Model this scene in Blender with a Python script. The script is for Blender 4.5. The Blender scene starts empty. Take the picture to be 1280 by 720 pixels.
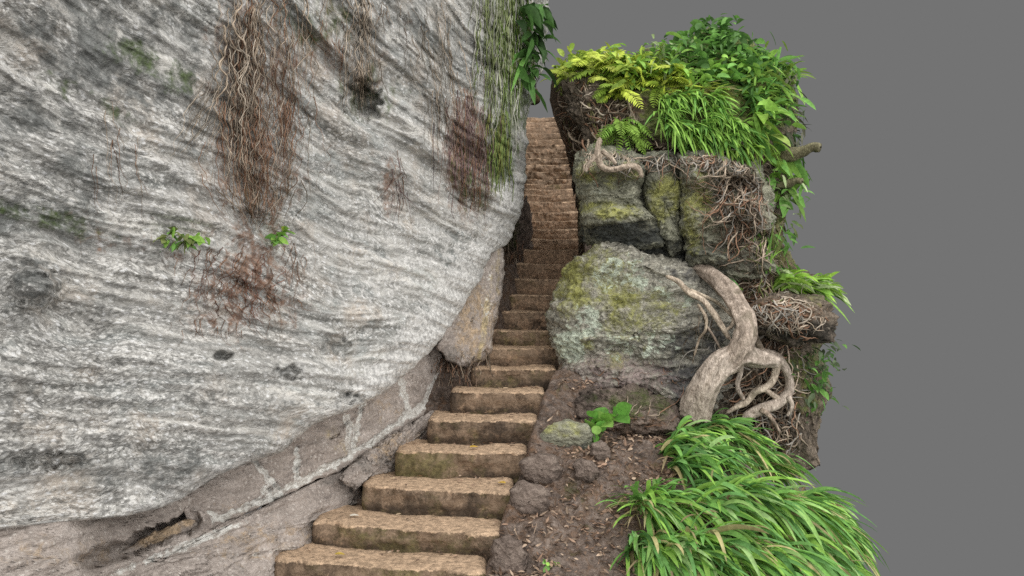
import bpy, math, random
import numpy as np

SC = bpy.context.scene
COL = SC.collection
F = 1108.5          # focal length in pixels of a 1280-wide frame
EYE = 2.1           # eye height above the lowest ground
rs = np.random.RandomState

# ------------------------------------------------------------------ basics
def at(px, py, z):
    px, py, z = np.broadcast_arrays(np.asarray(px, float), np.asarray(py, float), np.asarray(z, float))
    return np.stack([(px - 640) / F * z, z, (360 - py) / F * z + EYE], -1)

_r = rs(7)
_P = _r.permutation(256); _P = np.concatenate([_P, _P, _P])
_G = _r.normal(size=(256, 3)); _G /= np.linalg.norm(_G, axis=1)[:, None]

def pn(x, y, z):
    x, y, z = np.broadcast_arrays(x, y, z)
    ix, iy, iz = np.floor(x).astype(int), np.floor(y).astype(int), np.floor(z).astype(int)
    fx, fy, fz = x - ix, y - iy, z - iz
    u, v, w = [f * f * f * (f * (f * 6 - 15) + 10) for f in (fx, fy, fz)]
    ix &= 255; iy &= 255; iz &= 255
    def g(a, b, c):
        h = _P[_P[_P[(ix + a) & 255] + ((iy + b) & 255)] + ((iz + c) & 255)]
        q = _G[h]
        return q[..., 0] * (fx - a) + q[..., 1] * (fy - b) + q[..., 2] * (fz - c)
    def L(a, b, t): return a + (b - a) * t
    return L(L(L(g(0,0,0), g(1,0,0), u), L(g(0,1,0), g(1,1,0), u), v),
             L(L(g(0,0,1), g(1,0,1), u), L(g(0,1,1), g(1,1,1), u), v), w) * 1.6

def fbm(x, y, z, o=4, gain=.5, seed=0.):
    s = 0; a = 1.
    for k in range(o):
        s = s + a * pn(x + seed * 7.3 + k * 11.7, y + seed * 3.1 + k * 5.3, z + seed * 1.7)
        x = x * 2.03; y = y * 2.03; z = z * 2.03; a *= gain
    return s

def ridged(x, y, z, o=4, gain=.5, seed=0.):
    s = 0; a = 1.
    for k in range(o):
        s = s + a * (1 - 2 * np.abs(pn(x + seed * 7.3 + k * 11.7, y + seed * 3.1, z + seed * 1.7)))
        x = x * 2.03; y = y * 2.03; z = z * 2.03; a *= gain
    return s

def sstep(a, b, x):
    t = np.clip((x - a) / (b - a), 0, 1); return t * t * (3 - 2 * t)

def blob(px, py, cx, cy, rx, ry, ang=0., soft=.5):
    c, s = math.cos(math.radians(ang)), math.sin(math.radians(ang))
    u = ((px - cx) * c + (py - cy) * s) / rx; v = (-(px - cx) * s + (py - cy) * c) / ry
    return 1 - sstep(1 - soft, 1 + soft, np.sqrt(u * u + v * v))

def linedist(px, py, pts):
    d = np.full(np.shape(px), 1e9)
    for (x0, y0), (x1, y1) in zip(pts[:-1], pts[1:]):
        vx, vy = x1 - x0, y1 - y0
        t = np.clip(((px - x0) * vx + (py - y0) * vy) / (vx * vx + vy * vy), 0, 1)
        d = np.minimum(d, np.hypot(px - x0 - t * vx, py - y0 - t * vy))
    return d

def resample(pts, n, closed=False):
    p = np.array(pts, float)
    if closed: p = np.vstack([p, p[:1]])
    d = np.r_[0, np.cumsum(np.linalg.norm(np.diff(p, axis=0), axis=1))]
    t = np.linspace(0, d[-1], n, endpoint=not closed)
    return np.stack([np.interp(t, d, p[:, k]) for k in range(p.shape[1])], -1)

def smooth_path(pts, n):
    """Catmull-Rom through pts (any dimension)"""
    p = np.array(pts, float); p = np.vstack([2 * p[0] - p[1], p, 2 * p[-1] - p[-2]])
    t = np.linspace(0, len(p) - 3 - 1e-6, n); i = t.astype(int); f = (t - i)[:, None]
    a, b, c, d = p[i], p[i + 1], p[i + 2], p[i + 3]
    return .5 * (2 * b + (c - a) * f + (2 * a - 5 * b + 4 * c - d) * f ** 2 + (3 * b - a - 3 * c + d) * f ** 3)

# ------------------------------------------------------------------ mesh building
class MB:
    def __init__(s): s.v = []; s.f = []; s.c = []; s.n = 0
    def add(s, v, f, c):
        v = np.asarray(v, float).reshape(-1, 3); f = np.asarray(f, int).reshape(-1, 4)
        c = np.asarray(c, float)
        if c.ndim == 1: c = np.broadcast_to(c, (len(v), len(c)))
        if c.shape[1] == 3: c = np.hstack([c, np.ones((len(c), 1))])
        s.v.append(v); s.f.append(f + s.n); s.c.append(c); s.n += len(v)
    def build(s, name, mat, parent=None, base=None, smooth=True):
        v = np.vstack(s.v); f = np.vstack(s.f); c = np.vstack(s.c)
        return mesh_obj(name, v, f, c, mat, parent, base, smooth)

def mesh_obj(name, v, f, c, mat, parent=None, base=None, smooth=True):
    if parent is not None:
        base = np.array(parent.location)
        q = parent.parent
        while q is not None: base = base + np.array(q.location); q = q.parent
    elif base is None:
        base = np.array([v[:, 0].mean(), v[:, 1].mean(), v[:, 2].min()])
    v = v - base
    me = bpy.data.meshes.new(name)
    me.vertices.add(len(v)); me.vertices.foreach_set('co', v.ravel())
    me.loops.add(len(f) * 4); me.loops.foreach_set('vertex_index', f.ravel())
    me.polygons.add(len(f)); me.polygons.foreach_set('loop_start', np.arange(len(f)) * 4)
    me.update(calc_edges=True)
    me.polygons.foreach_set('use_smooth', np.full(len(f), smooth))
    a = me.attributes.new('msk', 'FLOAT_COLOR', 'POINT'); a.data.foreach_set('color', np.ascontiguousarray(c, float).ravel())
    me.validate(); me.update()
    me.materials.append(mat)
    o = bpy.data.objects.new(name, me); COL.objects.link(o)
    if parent is not None: o.parent = parent
    else: o.location = base
    return o

def tag(o, label=None, cat=None, group=None, kind=None):
    if label: o['label'] = label
    if cat: o['category'] = cat
    if group: o['group'] = group
    if kind: o['kind'] = kind
    return o

def empty(name, loc, label, cat, group=None):
    o = bpy.data.objects.new(name, None); COL.objects.link(o); o.location = tuple(loc); o.empty_display_size = .1
    return tag(o, label, cat, group)

def grid_faces(nr, nc, wrap=False):
    i, j = np.meshgrid(np.arange(nr - 1), np.arange(nc if wrap else nc - 1), indexing='ij')
    j2 = (j + 1) % nc
    return np.stack([i * nc + j, i * nc + j2, (i + 1) * nc + j2, (i + 1) * nc + j], -1).reshape(-1, 4)

def norm(a): return a / (np.linalg.norm(a, axis=-1, keepdims=True) + 1e-9)

def blades(mb, base, d, L, W, droop, col, segs=6, prof='strap', fold=.25, up=None, twist=None, seed=0):
    """many leaves at once: base (N,3), d (N,3) start direction, L, W, droop (N,)"""
    r = rs(seed + 5)
    base = np.asarray(base, float); N = len(base); d = norm(np.asarray(d, float))
    L, W, droop = [np.broadcast_to(np.asarray(q, float), (N,)) for q in (L, W, droop)]
    t = np.linspace(0, 1, segs + 1)
    p = base[:, None] + d[:, None] * (L[:, None] * t)[..., None]
    p[..., 2] -= (droop * L)[:, None] * t ** 2
    sw = norm(r.normal(size=(N, 3))) * (L * .07)[:, None]
    p += sw[:, None] * (t ** 2)[None, :, None]
    tan = norm(np.gradient(p, axis=1))
    upv = np.array([0, 0, 1.]) if up is None else np.asarray(up, float)
    upv = norm(np.broadcast_to(upv, (N, 3)) + r.normal(size=(N, 3)) * (.35 if twist is None else twist))
    side = norm(np.cross(tan, np.broadcast_to(upv[:, None], tan.shape)))
    nrm = np.cross(side, tan)
    if prof == 'strap': w = np.minimum(1, (.45 + 1.6 * t)) * np.sqrt(np.clip(1 - t ** 2.4, 0, 1)) + .02
    elif prof == 'ovate': w = np.sin(np.pi * np.clip(t, .0, 1) ** .8) ** .75 + .03
    else: w = np.sin(np.pi * (t * .85 + .12)) + .02
    hw = (W[:, None] * w / 2)[..., None]
    lft = p - side * hw + nrm * hw * fold * 2
    rgt = p + side * hw + nrm * hw * fold * 2
    v = np.stack([lft, p, rgt], 2)                    # N, S+1, 3, 3
    f0 = grid_faces(segs + 1, 3)
    f = (f0[None] + (np.arange(N) * (segs + 1) * 3)[:, None, None]).reshape(-1, 4)
    c = np.broadcast_to(np.asarray(col, float)[:, None, None, :], (N, segs + 1, 3, np.shape(col)[-1]))
    mb.add(v.reshape(-1, 3), f, c.reshape(-1, c.shape[-1]))

def tubes(mb, P, R, col, sides=4):
    """P (N,K,3), R (N,K)"""
    P = np.asarray(P, float); R = np.asarray(R, float)
    N, K, _ = P.shape
    tan = norm(np.gradient(P, axis=1))
    ref = np.array([.31, -.9, .25]); ref = np.broadcast_to(ref, tan.shape)
    s = np.cross(tan, ref); bad = np.linalg.norm(s, axis=-1, keepdims=True) < .15
    s = norm(np.where(bad, np.cross(tan, np.broadcast_to([1., .1, .2], tan.shape)), s)); b = np.cross(tan, s)
    a = np.arange(sides) / sides * 2 * np.pi
    v = P[:, :, None] + (s[:, :, None] * np.cos(a)[:, None] + b[:, :, None] * np.sin(a)[:, None]) * R[:, :, None, None]
    f0 = grid_faces(K, sides, True)
    f = (f0[None] + (np.arange(N) * K * sides)[:, None, None]).reshape(-1, 4)
    col = np.asarray(col, float)
    if col.ndim == 1: col = np.broadcast_to(col, (N, len(col)))
    c = np.broadcast_to(col[:, None, None], (N, K, sides, col.shape[-1]))
    mb.add(v.reshape(-1, 3), f, c.reshape(-1, c.shape[-1]))

def limb(mb, path, rad, n=60, sides=14, col=(.5, .5, .5), rough=.2, seed=0):
    """one gnarled root: path of (x,y,z) control points, radii per control point"""
    q = np.array([list(p) + [r] for p, r in zip(path, rad)], float)
    q = smooth_path(q, n); P, R = q[:, :3], np.maximum(q[:, 3], .002)
    tan = norm(np.gradient(P, axis=0)); ref = norm(np.array([.2, -.95, .2]))
    s = norm(np.cross(tan, ref) + 1e-6); b = np.cross(tan, s)
    a = np.arange(sides) / sides * 2 * np.pi
    A, T = np.meshgrid(a, np.linspace(0, 1, n))
    ln = np.linalg.norm(np.diff(P, axis=0), axis=1).sum() / max(R.mean(), .01)
    rr = 1 + rough * fbm(np.cos(A) * 2.2 + 5 * seed, np.sin(A) * 2.2, T * ln * .22, 3) + rough * .6 * ridged(np.cos(A) * 3 + seed, np.sin(A) * 3, T * ln * .1, 2)
    tw = A + T * ln * .05
    gro = ridged(np.cos(tw) * 3.2 + seed, np.sin(tw) * 3.2, T * ln * .05 + 3, 3, .6)
    rr = rr + rough * .42 * gro
    cv = np.clip(.85 + .38 * gro + .3 * fbm(np.cos(tw) * 6 + seed, np.sin(tw) * 6, T * ln * .12, 3, .6, 4), .35, 1.5)
    rr[0] *= .3; rr[-1] *= .3
    v = P[:, None] + (s[:, None] * np.cos(a)[:, None] + b[:, None] * np.sin(a)[:, None]) * (R[:, None] * rr)[..., None]
    mb.add(v.reshape(-1, 3), grid_faces(n, sides, True), np.clip(np.array(col)[None] * cv.reshape(-1, 1), 0, .8))

# ------------------------------------------------------------------ materials
def new_mat(name):
    m = bpy.data.materials.new(name); m.use_nodes = True
    nt = m.node_tree
    for n in list(nt.nodes): nt.nodes.remove(n)
    out = nt.nodes.new('ShaderNodeOutputMaterial')
    return m, nt, out

class NT:
    def __init__(s, nt): s.nt = nt
    def n(s, t, **kw):
        nd = s.nt.nodes.new(t)
        for k, v in kw.items(): setattr(nd, k, v)
        return nd
    def put(s, sock, v):
        if isinstance(v, bpy.types.NodeSocket): s.nt.links.new(v, sock)
        elif isinstance(v, (tuple, list)) and len(v) == 3 and sock.type == 'RGBA': sock.default_value = (*v, 1)
        else: sock.default_value = v
    def math(s, op, a, b=0., c=None, clamp=False):
        nd = s.n('ShaderNodeMath', operation=op, use_clamp=clamp); s.put(nd.inputs[0], a); s.put(nd.inputs[1], b)
        if c is not None: s.put(nd.inputs[2], c)
        return nd.outputs[0]
    def mix(s, fac, a, b, mode='MIX'):
        nd = s.n('ShaderNodeMix', data_type='RGBA', blend_type=mode, clamp_factor=True)
        s.put(nd.inputs[0], fac); s.put(nd.inputs[6], a); s.put(nd.inputs[7], b); return nd.outputs[2]
    def scale(s, vec, sc):
        nd = s.n('ShaderNodeVectorMath', operation='MULTIPLY'); s.put(nd.inputs[0], vec); nd.inputs[1].default_value = sc; return nd.outputs[0]
    def noise(s, vec, scale=1., detail=4., rough=.55, dist=0.):
        nd = s.n('ShaderNodeTexNoise'); s.put(nd.inputs['Vector'], vec)
        nd.inputs['Scale'].default_value = scale; nd.inputs['Detail'].default_value = detail
        nd.inputs['Roughness'].default_value = rough; nd.inputs['Distortion'].default_value = dist
        return nd.outputs[0]
    def vor(s, vec, scale, feature='F1', rnd=1.):
        nd = s.n('ShaderNodeTexVoronoi', feature=feature); s.put(nd.inputs['Vector'], vec)
        nd.inputs['Scale'].default_value = scale; nd.inputs['Randomness'].default_value = rnd
        return nd
    def ss(s, a, b, x):
        nd = s.n('ShaderNodeMapRange', interpolation_type='SMOOTHSTEP'); s.put(nd.inputs[0], x)
        nd.inputs[1].default_value = a; nd.inputs[2].default_value = b; return nd.outputs[0]
    def ramp(s, x, stops):
        nd = s.n('ShaderNodeValToRGB'); s.put(nd.inputs[0], x); e = nd.color_ramp.elements
        while len(e) < len(stops): e.new(.5)
        for k, (p, c) in enumerate(stops): e[k].position = p; e[k].color = (*c, 1)
        return nd.outputs[0]
    def bump(s, h, strength, dist, nrm=None):
        nd = s.n('ShaderNodeBump'); nd.inputs['Strength'].default_value = strength; nd.inputs['Distance'].default_value = dist
        s.put(nd.inputs['Height'], h)
        if nrm is not None: s.put(nd.inputs['Normal'], nrm)
        return nd.outputs[0]

def rock_mat(name, dark, mid, light, A, B, C, D, dip=.2, band=9., bandamt=.5, peb=22., pebs=2.2, pebamt=.5,
             pit=.5, bump=1., bd=.03, rough=.9, spec=.25, warm=None, wamt=.35, mscale=7., lines=0., cool=None, pocks=0., cells=0., strata=0.):
    """A, B, C, D: colours laid on where msk R, G, B, A ask for them (moss, rust, damp, dark tones, lichen, painted light ...)"""
    m, nt, out = new_mat(name); g = NT(nt)
    tc = g.n('ShaderNodeTexCoord'); co = tc.outputs['Object']
    sp = g.n('ShaderNodeSeparateXYZ'); g.put(sp.inputs[0], co)
    wob = g.noise(co, 1.3, 3)
    s_ = g.math('ADD', sp.outputs[2], g.math('MULTIPLY', sp.outputs[1], dip))
    s_ = g.math('ADD', s_, g.math('MULTIPLY', wob, .35))
    cb = g.n('ShaderNodeCombineXYZ'); g.put(cb.inputs[0], sp.outputs[0]); g.put(cb.inputs[1], sp.outputs[1]); g.put(cb.inputs[2], s_)
    st = cb.outputs[0]
    nb = g.noise(g.scale(st, (.6, .6, band)), 1., 6, .68)
    big = g.noise(co, 1.7, 4, .6)
    mot = g.noise(g.scale(st, (1, 1, 2)), mscale, 5, .7)
    v1 = g.math('ADD', g.math('MULTIPLY', nb, bandamt), g.math('MULTIPLY', mot, 1 - bandamt))
    v1 = g.math('ADD', v1, g.math('MULTIPLY', g.math('SUBTRACT', big, .5), .35))
    col = g.ramp(v1, [(.3, dark), (.47, mid), (.66, light)])
    if warm: col = g.mix(g.math('MULTIPLY', g.ss(.5, .68, g.noise(co, 2.3, 4, .6)), wamt), col, warm)
    if cool: col = g.mix(g.math('MULTIPLY', g.ss(.52, .64, g.noise(g.scale(st, (.7, .7, 2.5)), 1.9, 5, .65)), .6), col, cool)
    if strata:
        sn = g.noise(g.scale(st, (.28, .22, 9.)), 1., 4, .55, .2)
        col = g.mix(strata, col, g.ramp(sn, [(.35, (.5, .51, .5)), (.46, (.84, .84, .83)), (.55, (1.06, 1.05, 1.03)), (.64, (1.34, 1.32, 1.28))]), 'MULTIPLY')
    if lines:
        ln = g.noise(g.scale(st, (1.1, .8, 34)), 1., 5, .7, .4); zone = g.ss(.38, .6, g.noise(g.scale(st, (.5, .5, 1.6)), 1.6, 3))
        col = g.mix(g.math('MULTIPLY', g.math('MULTIPLY', g.ss(.46, .34, ln), lines), zone), col, tuple(q * .55 for q in dark))
        col = g.mix(g.math('MULTIPLY', g.math('MULTIPLY', g.ss(.54, .64, ln), lines), .8), col, tuple(min(.8, q * 1.25) for q in light))
    if pocks:
        pk = g.math('MULTIPLY', g.ss(.41, .34, g.noise(g.scale(st, (1, 1, 1.6)), 9., 5, .75, .3)), pocks)
        col = g.mix(pk, col, tuple(q * .4 for q in dark))
    # pebbles and pits
    pv = g.vor(g.scale(st, (1, 1, pebs)), peb); pr = g.n('ShaderNodeSeparateColor'); g.put(pr.inputs[0], pv.outputs['Color'])
    pd = pv.outputs['Distance']
    if cells:
        pv2 = g.vor(g.scale(st, (1, 1, pebs)), peb * 2.3); pr2 = g.n('ShaderNodeSeparateColor'); g.put(pr2.inputs[0], pv2.outputs['Color'])
        for pp, dd, am in ((pr2, pv2.outputs['Distance'], cells), (pr, pd, cells * .7)):
            am = g.math('MULTIPLY', am, g.ss(.36, .62, g.math('SUBTRACT', g.noise(g.scale(st, (.5, .5, 3.)), 1.5, 4, .65), g.math('MULTIPLY', sp.outputs[1], .075))))
            col = g.mix(g.math('MULTIPLY', g.math('MULTIPLY', g.ss(.55, .95, pp.outputs[1]), g.ss(.62, .4, dd)), am), col, tuple(min(.82, q * 1.3) for q in light))
            col = g.mix(g.math('MULTIPLY', g.ss(.4, .05, pp.outputs[1]), g.math('MULTIPLY', am, .7)), col, tuple(q * .5 for q in dark))
    white = g.math('MULTIPLY', g.ss(.62, .8, pr.outputs[0]), g.ss(.45, .2, pd))
    fine = g.noise(g.scale(st, (1, 1, pebs)), peb * 2.6, 3, .7)
    white = g.math('MAXIMUM', white, g.math('MULTIPLY', g.ss(.57, .68, fine), .8))
    col = g.mix(g.math('MULTIPLY', white, pebamt), col, tuple(min(.8, q * 1.55 + .06) for q in light))
    gap = g.math('MAXIMUM', g.ss(.46, .32, fine), g.math('MULTIPLY', g.ss(.5, .75, pd), .7))
    gap = g.math('MULTIPLY', gap, g.ss(.35, .6, g.noise(st, 3.1, 3)))
    col = g.mix(g.math('MULTIPLY', gap, pit), col, tuple(q * .32 for q in dark))
    # overlays
    at_ = g.n('ShaderNodeAttribute', attribute_name='msk'); mk = g.n('ShaderNodeSeparateColor'); g.put(mk.inputs[0], at_.outputs['Color'])
    n1 = g.noise(co, 5.5, 6, .72); n2 = g.noise(co, 11., 6, .75, .4)
    def over(col, msk, nz, c, w=.28):
        k = g.math('ADD', msk, g.math('MULTIPLY', g.math('SUBTRACT', nz, .5), 2.2))
        k = g.ss(.5 - w, .5 + w, k)
        k = g.math('MULTIPLY', k, g.ss(0., .12, msk))
        var = g.noise(co, 24., 4, .7)
        cc = g.mix(g.ss(.3, .7, var), tuple(q * .55 for q in c), tuple(min(.85, q * 1.4) for q in c))
        return g.mix(g.math('MULTIPLY', k, .88), col, cc), k
    col, k3 = over(col, mk.outputs[2], n1, C)
    col, k2 = over(col, mk.outputs[1], n2, B)
    col, k1 = over(col, mk.outputs[0], n1, A)
    if D is not None: col, k4 = over(col, at_.outputs['Alpha'], n2, D, .1)
    bs = g.n('ShaderNodeBsdfPrincipled'); g.put(bs.inputs['Base Color'], col)
    bs.inputs['Roughness'].default_value = rough; bs.inputs['Specular IOR Level'].default_value = spec
    h = g.math('ADD', g.math('MULTIPLY', fine, .55), g.math('MULTIPLY', g.math('SUBTRACT', 1., pd), .25))
    h = g.math('ADD', h, g.math('MULTIPLY', mot, 1.2))
    h = g.math('ADD', h, g.math('MULTIPLY', g.noise(g.scale(st, (1.5, 1.5, 14)), 1.6, 5, .65), .8))
    g.put(bs.inputs['Normal'], g.bump(h, bump, bd))
    g.put(out.inputs[0], bs.outputs[0])
    return m

def attr_mat(name, rough=.6, spec=.3, trans=0., nscale=30., namt=.35, stretch=(1, 1, 1), bump=0., bd=.01):
    """colour from the per-leaf / per-strand attribute, broken up by noise"""
    m, nt, out = new_mat(name); g = NT(nt)
    at_ = g.n('ShaderNodeAttribute', attribute_name='msk')
    co = g.scale(g.n('ShaderNodeTexCoord').outputs['Object'], stretch)
    nz = g.noise(co, nscale, 4, .65)
    k = g.math('ADD', g.math('MULTIPLY', g.math('SUBTRACT', nz, .5), namt * 4), 1.)
    col = g.mix(1., at_.outputs['Color'], g.math('MAXIMUM', k, .15), 'MULTIPLY')
    bs = g.n('ShaderNodeBsdfPrincipled'); g.put(bs.inputs['Base Color'], col)
    bs.inputs['Roughness'].default_value = rough; bs.inputs['Specular IOR Level'].default_value = spec
    if bump: g.put(bs.inputs['Normal'], g.bump(nz, bump, bd))
    if trans:
        tr = g.n('ShaderNodeBsdfTranslucent'); g.put(tr.inputs[0], col)
        mx = g.n('ShaderNodeMixShader'); mx.inputs[0].default_value = trans
        g.put(mx.inputs[1], bs.outputs[0]); g.put(mx.inputs[2], tr.outputs[0]); g.put(out.inputs[0], mx.outputs[0])
    else: g.put(out.inputs[0], bs.outputs[0])
    return m

def bark_mat(name):
    m, nt, out = new_mat(name); g = NT(nt)
    co = g.n('ShaderNodeTexCoord').outputs['Object']
    at_ = g.n('ShaderNodeAttribute', attribute_name='msk')
    n1 = g.noise(co, 14., 6, .7, .6); n2 = g.noise(co, 60., 5, .7); wv = g.noise(g.scale(co, (1, 1, .35)), 46., 4, .6, 1.2)
    v = g.math('ADD', g.math('MULTIPLY', n1, .5), g.math('MULTIPLY', wv, .5))
    k = g.ramp(v, [(.34, (.28, .25, .22)), (.5, (.8, .78, .76)), (.66, (1.5, 1.5, 1.5))])
    col = g.mix(1., at_.outputs['Color'], k, 'MULTIPLY')
    col = g.mix(g.math('MULTIPLY', g.ss(.55, .68, g.noise(co, 6., 4)), .5), col, (.1, .09, .055))
    bs = g.n('ShaderNodeBsdfPrincipled'); g.put(bs.inputs['Base Color'], col); bs.inputs['Roughness'].default_value = .85
    bs.inputs['Specular IOR Level'].default_value = .2
    h = g.math('ADD', g.math('MULTIPLY', wv, 1.), g.math('MULTIPLY', n2, .4))
    g.put(bs.inputs['Normal'], g.bump(h, .9, .02)); g.put(out.inputs[0], bs.outputs[0])
    return m

GREEN = (.075, .11, .03); RUST = (.21, .125, .085); DAMP_DARK = (.13, .135, .13); PALE = (.55, .54, .52)
M_cliff = rock_mat('cliff_rock', (.265, .26, .245), (.455, .446, .425), (.63, .618, .59), GREEN, RUST, DAMP_DARK, PALE,
                   dip=.2, band=8., bandamt=.62, peb=23., pebs=2.1, pebamt=.7, pit=.6, bd=.016, warm=(.46, .385, .315), wamt=.55, lines=.42, cool=(.31, .335, .33), pocks=.35, cells=.85, strata=.85)
M_boulder = rock_mat('boulder_rock', (.14, .135, .115), (.32, .305, .25), (.52, .49, .41), (.31, .31, .09), (.30, .235, .22), (.065, .065, .07), (.55, .61, .5),
                     dip=-.1, band=7., bandamt=.45, peb=26., pebs=1.5, pebamt=.5, pit=.8, bd=.035, lines=.5, pocks=.7)
M_ledge = rock_mat('ledge_rock', (.12, .125, .10), (.27, .27, .20), (.43, .42, .32), (.38, .38, .12), (.2, .14, .1), (.045, .05, .05), (.5, .53, .44),
                   dip=.05, band=10., bandamt=.55, peb=26., pebs=1.5, pebamt=.3, pit=.75, bd=.04, lines=.5, pocks=.6)
M_wall = rock_mat('mortared_stone', (.23, .195, .175), (.37, .32, .285), (.51, .45, .41), (.50, .41, .24), (.42, .31, .2), (.17, .155, .14), (.70, .64, .575),
                  dip=0, band=3., bandamt=.25, peb=40., pebs=1., pebamt=.4, pit=.45, bd=.02, lines=.25, pocks=.3)
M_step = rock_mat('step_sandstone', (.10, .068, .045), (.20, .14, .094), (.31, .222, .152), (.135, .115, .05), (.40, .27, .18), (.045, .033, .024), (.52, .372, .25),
                  dip=0, band=5., bandamt=.3, peb=45., pebs=1.2, pebamt=.22, pit=.5, bd=.016, mscale=9.)
M_soil = rock_mat('soil', (.085, .066, .055), (.185, .142, .118), (.30, .24, .2), (.08, .1, .03), (.17, .1, .06), (.035, .027, .022), (.3, .24, .19),
                  dip=0, band=3., bandamt=.15, peb=34., pebs=1., pebamt=.3, pit=.6, bd=.04)
M_bank = rock_mat('earth_bank', (.06, .05, .04), (.15, .12, .09), (.29, .235, .18), (.17, .21, .06), (.2, .125, .08), (.03, .027, .022), (.36, .31, .24),
                  dip=0, band=1.5, bandamt=.1, peb=24., pebs=.5, pebamt=.4, pit=.8, bd=.05)
M_leaf = attr_mat('leaf', .6, .22, .28, 26., .35)
M_dead = attr_mat('dead_leaf', .8, .15, 0., 40., .3)
M_root = attr_mat('thin_root', .85, .15, 0., 22., .35)
M_bark = bark_mat('root_bark')

# ------------------------------------------------------------------ the cliff on the left
_cx = np.array([-400, -150, 0, 200, 400, 540, 600, 640, 660, 690, 720]); _cz = np.array([3.1, 3.75, 4.2, 5.0, 6.3, 7.6, 8.3, 8.9, 9.25, 9.8, 10.6])
_poly = np.polyfit(_cx / 500., 1 / _cz, 4)
EDGE = np.array([(-160, 690), (0, 685), (30, 684), (76, 683), (98, 673), (122, 667), (150, 659), (190, 658), (230, 656), (255, 653), (275, 648), (296, 640), (306, 632),
                 (316, 614), (332, 607), (346, 603), (362, 592), (380, 581), (396, 572), (414, 558), (432, 545), (446, 532), (460, 517), (475, 500), (490, 482), (503, 458), (514, 432),
                 (522, 408), (532, 390), (548, 372), (565, 352), (574, 325), (582, 300), (600, 262), (620, 234), (634, 205), (645, 160), (655, 60), (668, -60), (690, -200)], float)
def edge_x(py):
    return np.interp(py, EDGE[:, 0], EDGE[:, 1]) + 3.5 * pn(py / 17., 3.3, 1.) + 2. * pn(py / 6., 8.3, 1.)

def cliff_base(px, py):
    z = 1 / np.clip(np.polyval(_poly, px / 500.), .055, .4)
    z = z - .0011 * np.clip(300 - py, 0, 500)
    z = z + .3 * sstep(420, 680, py) ** 1.5
    return z

RIDGES = [([(385, 20), (470, 120), (545, 190), (640, 262)], 13, .16), ([(455, 20), (520, 85), (600, 175)], 10, .14), ([(420, 150), (500, 215), (590, 290)], 13, .14),
          ([(0, 82), (120, 150), (240, 225), (330, 262)], 9, .10), ([(330, 190), (450, 275), (600, 330)], 14, .10), ([(-20, 418), (120, 448), (300, 462), (480, 478)], 12, .07),
          ([(100, 260), (300, 350), (520, 400)], 14, .08), ([(330, 420), (450, 440), (540, 420)], 8, .06)]
def cliff_z(px, py, fine=True):
    px = np.asarray(px, float); py = np.asarray(py, float)
    z0 = cliff_base(px, py); P = at(px, py, z0)
    X, Y, S = P[..., 0], P[..., 1], P[..., 2] + .2 * P[..., 1]
    S = S + .16 * pn(X * .7, Y * .7, P[..., 2] * .9)
    d = .2 * fbm(X * .7, Y * .5, S * .9, 2, .5, 1)
    d = d + .06 * ridged(X * .3, Y * .3, S * 2.6, 4, .55, 2)
    d = d + .03 * fbm(X * 2.1, Y * 1.6, S * 6., 4, .6, 3)
    if fine:
        d = d + .045 * ridged(X * 1.2, Y * .7, S * 11., 3, .55, 4) + .012 * fbm(X * 22, Y * 12, S * 40., 2, .6, 5)
    z = z0 + d * .75 * (z0 / 6.) ** .5
    for pts, w, a in RIDGES:
        q = linedist(px + 9 * pn(px / 40., py / 40., 2.), py + 9 * pn(px / 40., py / 40., 7.), pts)
        z = z - .55 * a * np.exp(-(q / w) ** 2) * (z0 / 6.)
    # hollows: holes in the face, the deep pit under the second root clump
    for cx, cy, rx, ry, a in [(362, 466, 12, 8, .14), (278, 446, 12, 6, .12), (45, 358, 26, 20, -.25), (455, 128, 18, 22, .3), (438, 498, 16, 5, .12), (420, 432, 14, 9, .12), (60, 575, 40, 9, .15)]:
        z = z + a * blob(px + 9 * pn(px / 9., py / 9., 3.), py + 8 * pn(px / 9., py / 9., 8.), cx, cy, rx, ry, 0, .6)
    t = np.clip(1 - (edge_x(py) - px) / 26., 0, 1)
    return z + (1 - np.sqrt(np.clip(1 - t ** 2, 0, 1))) * .14 * (z0 / 8)

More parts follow.
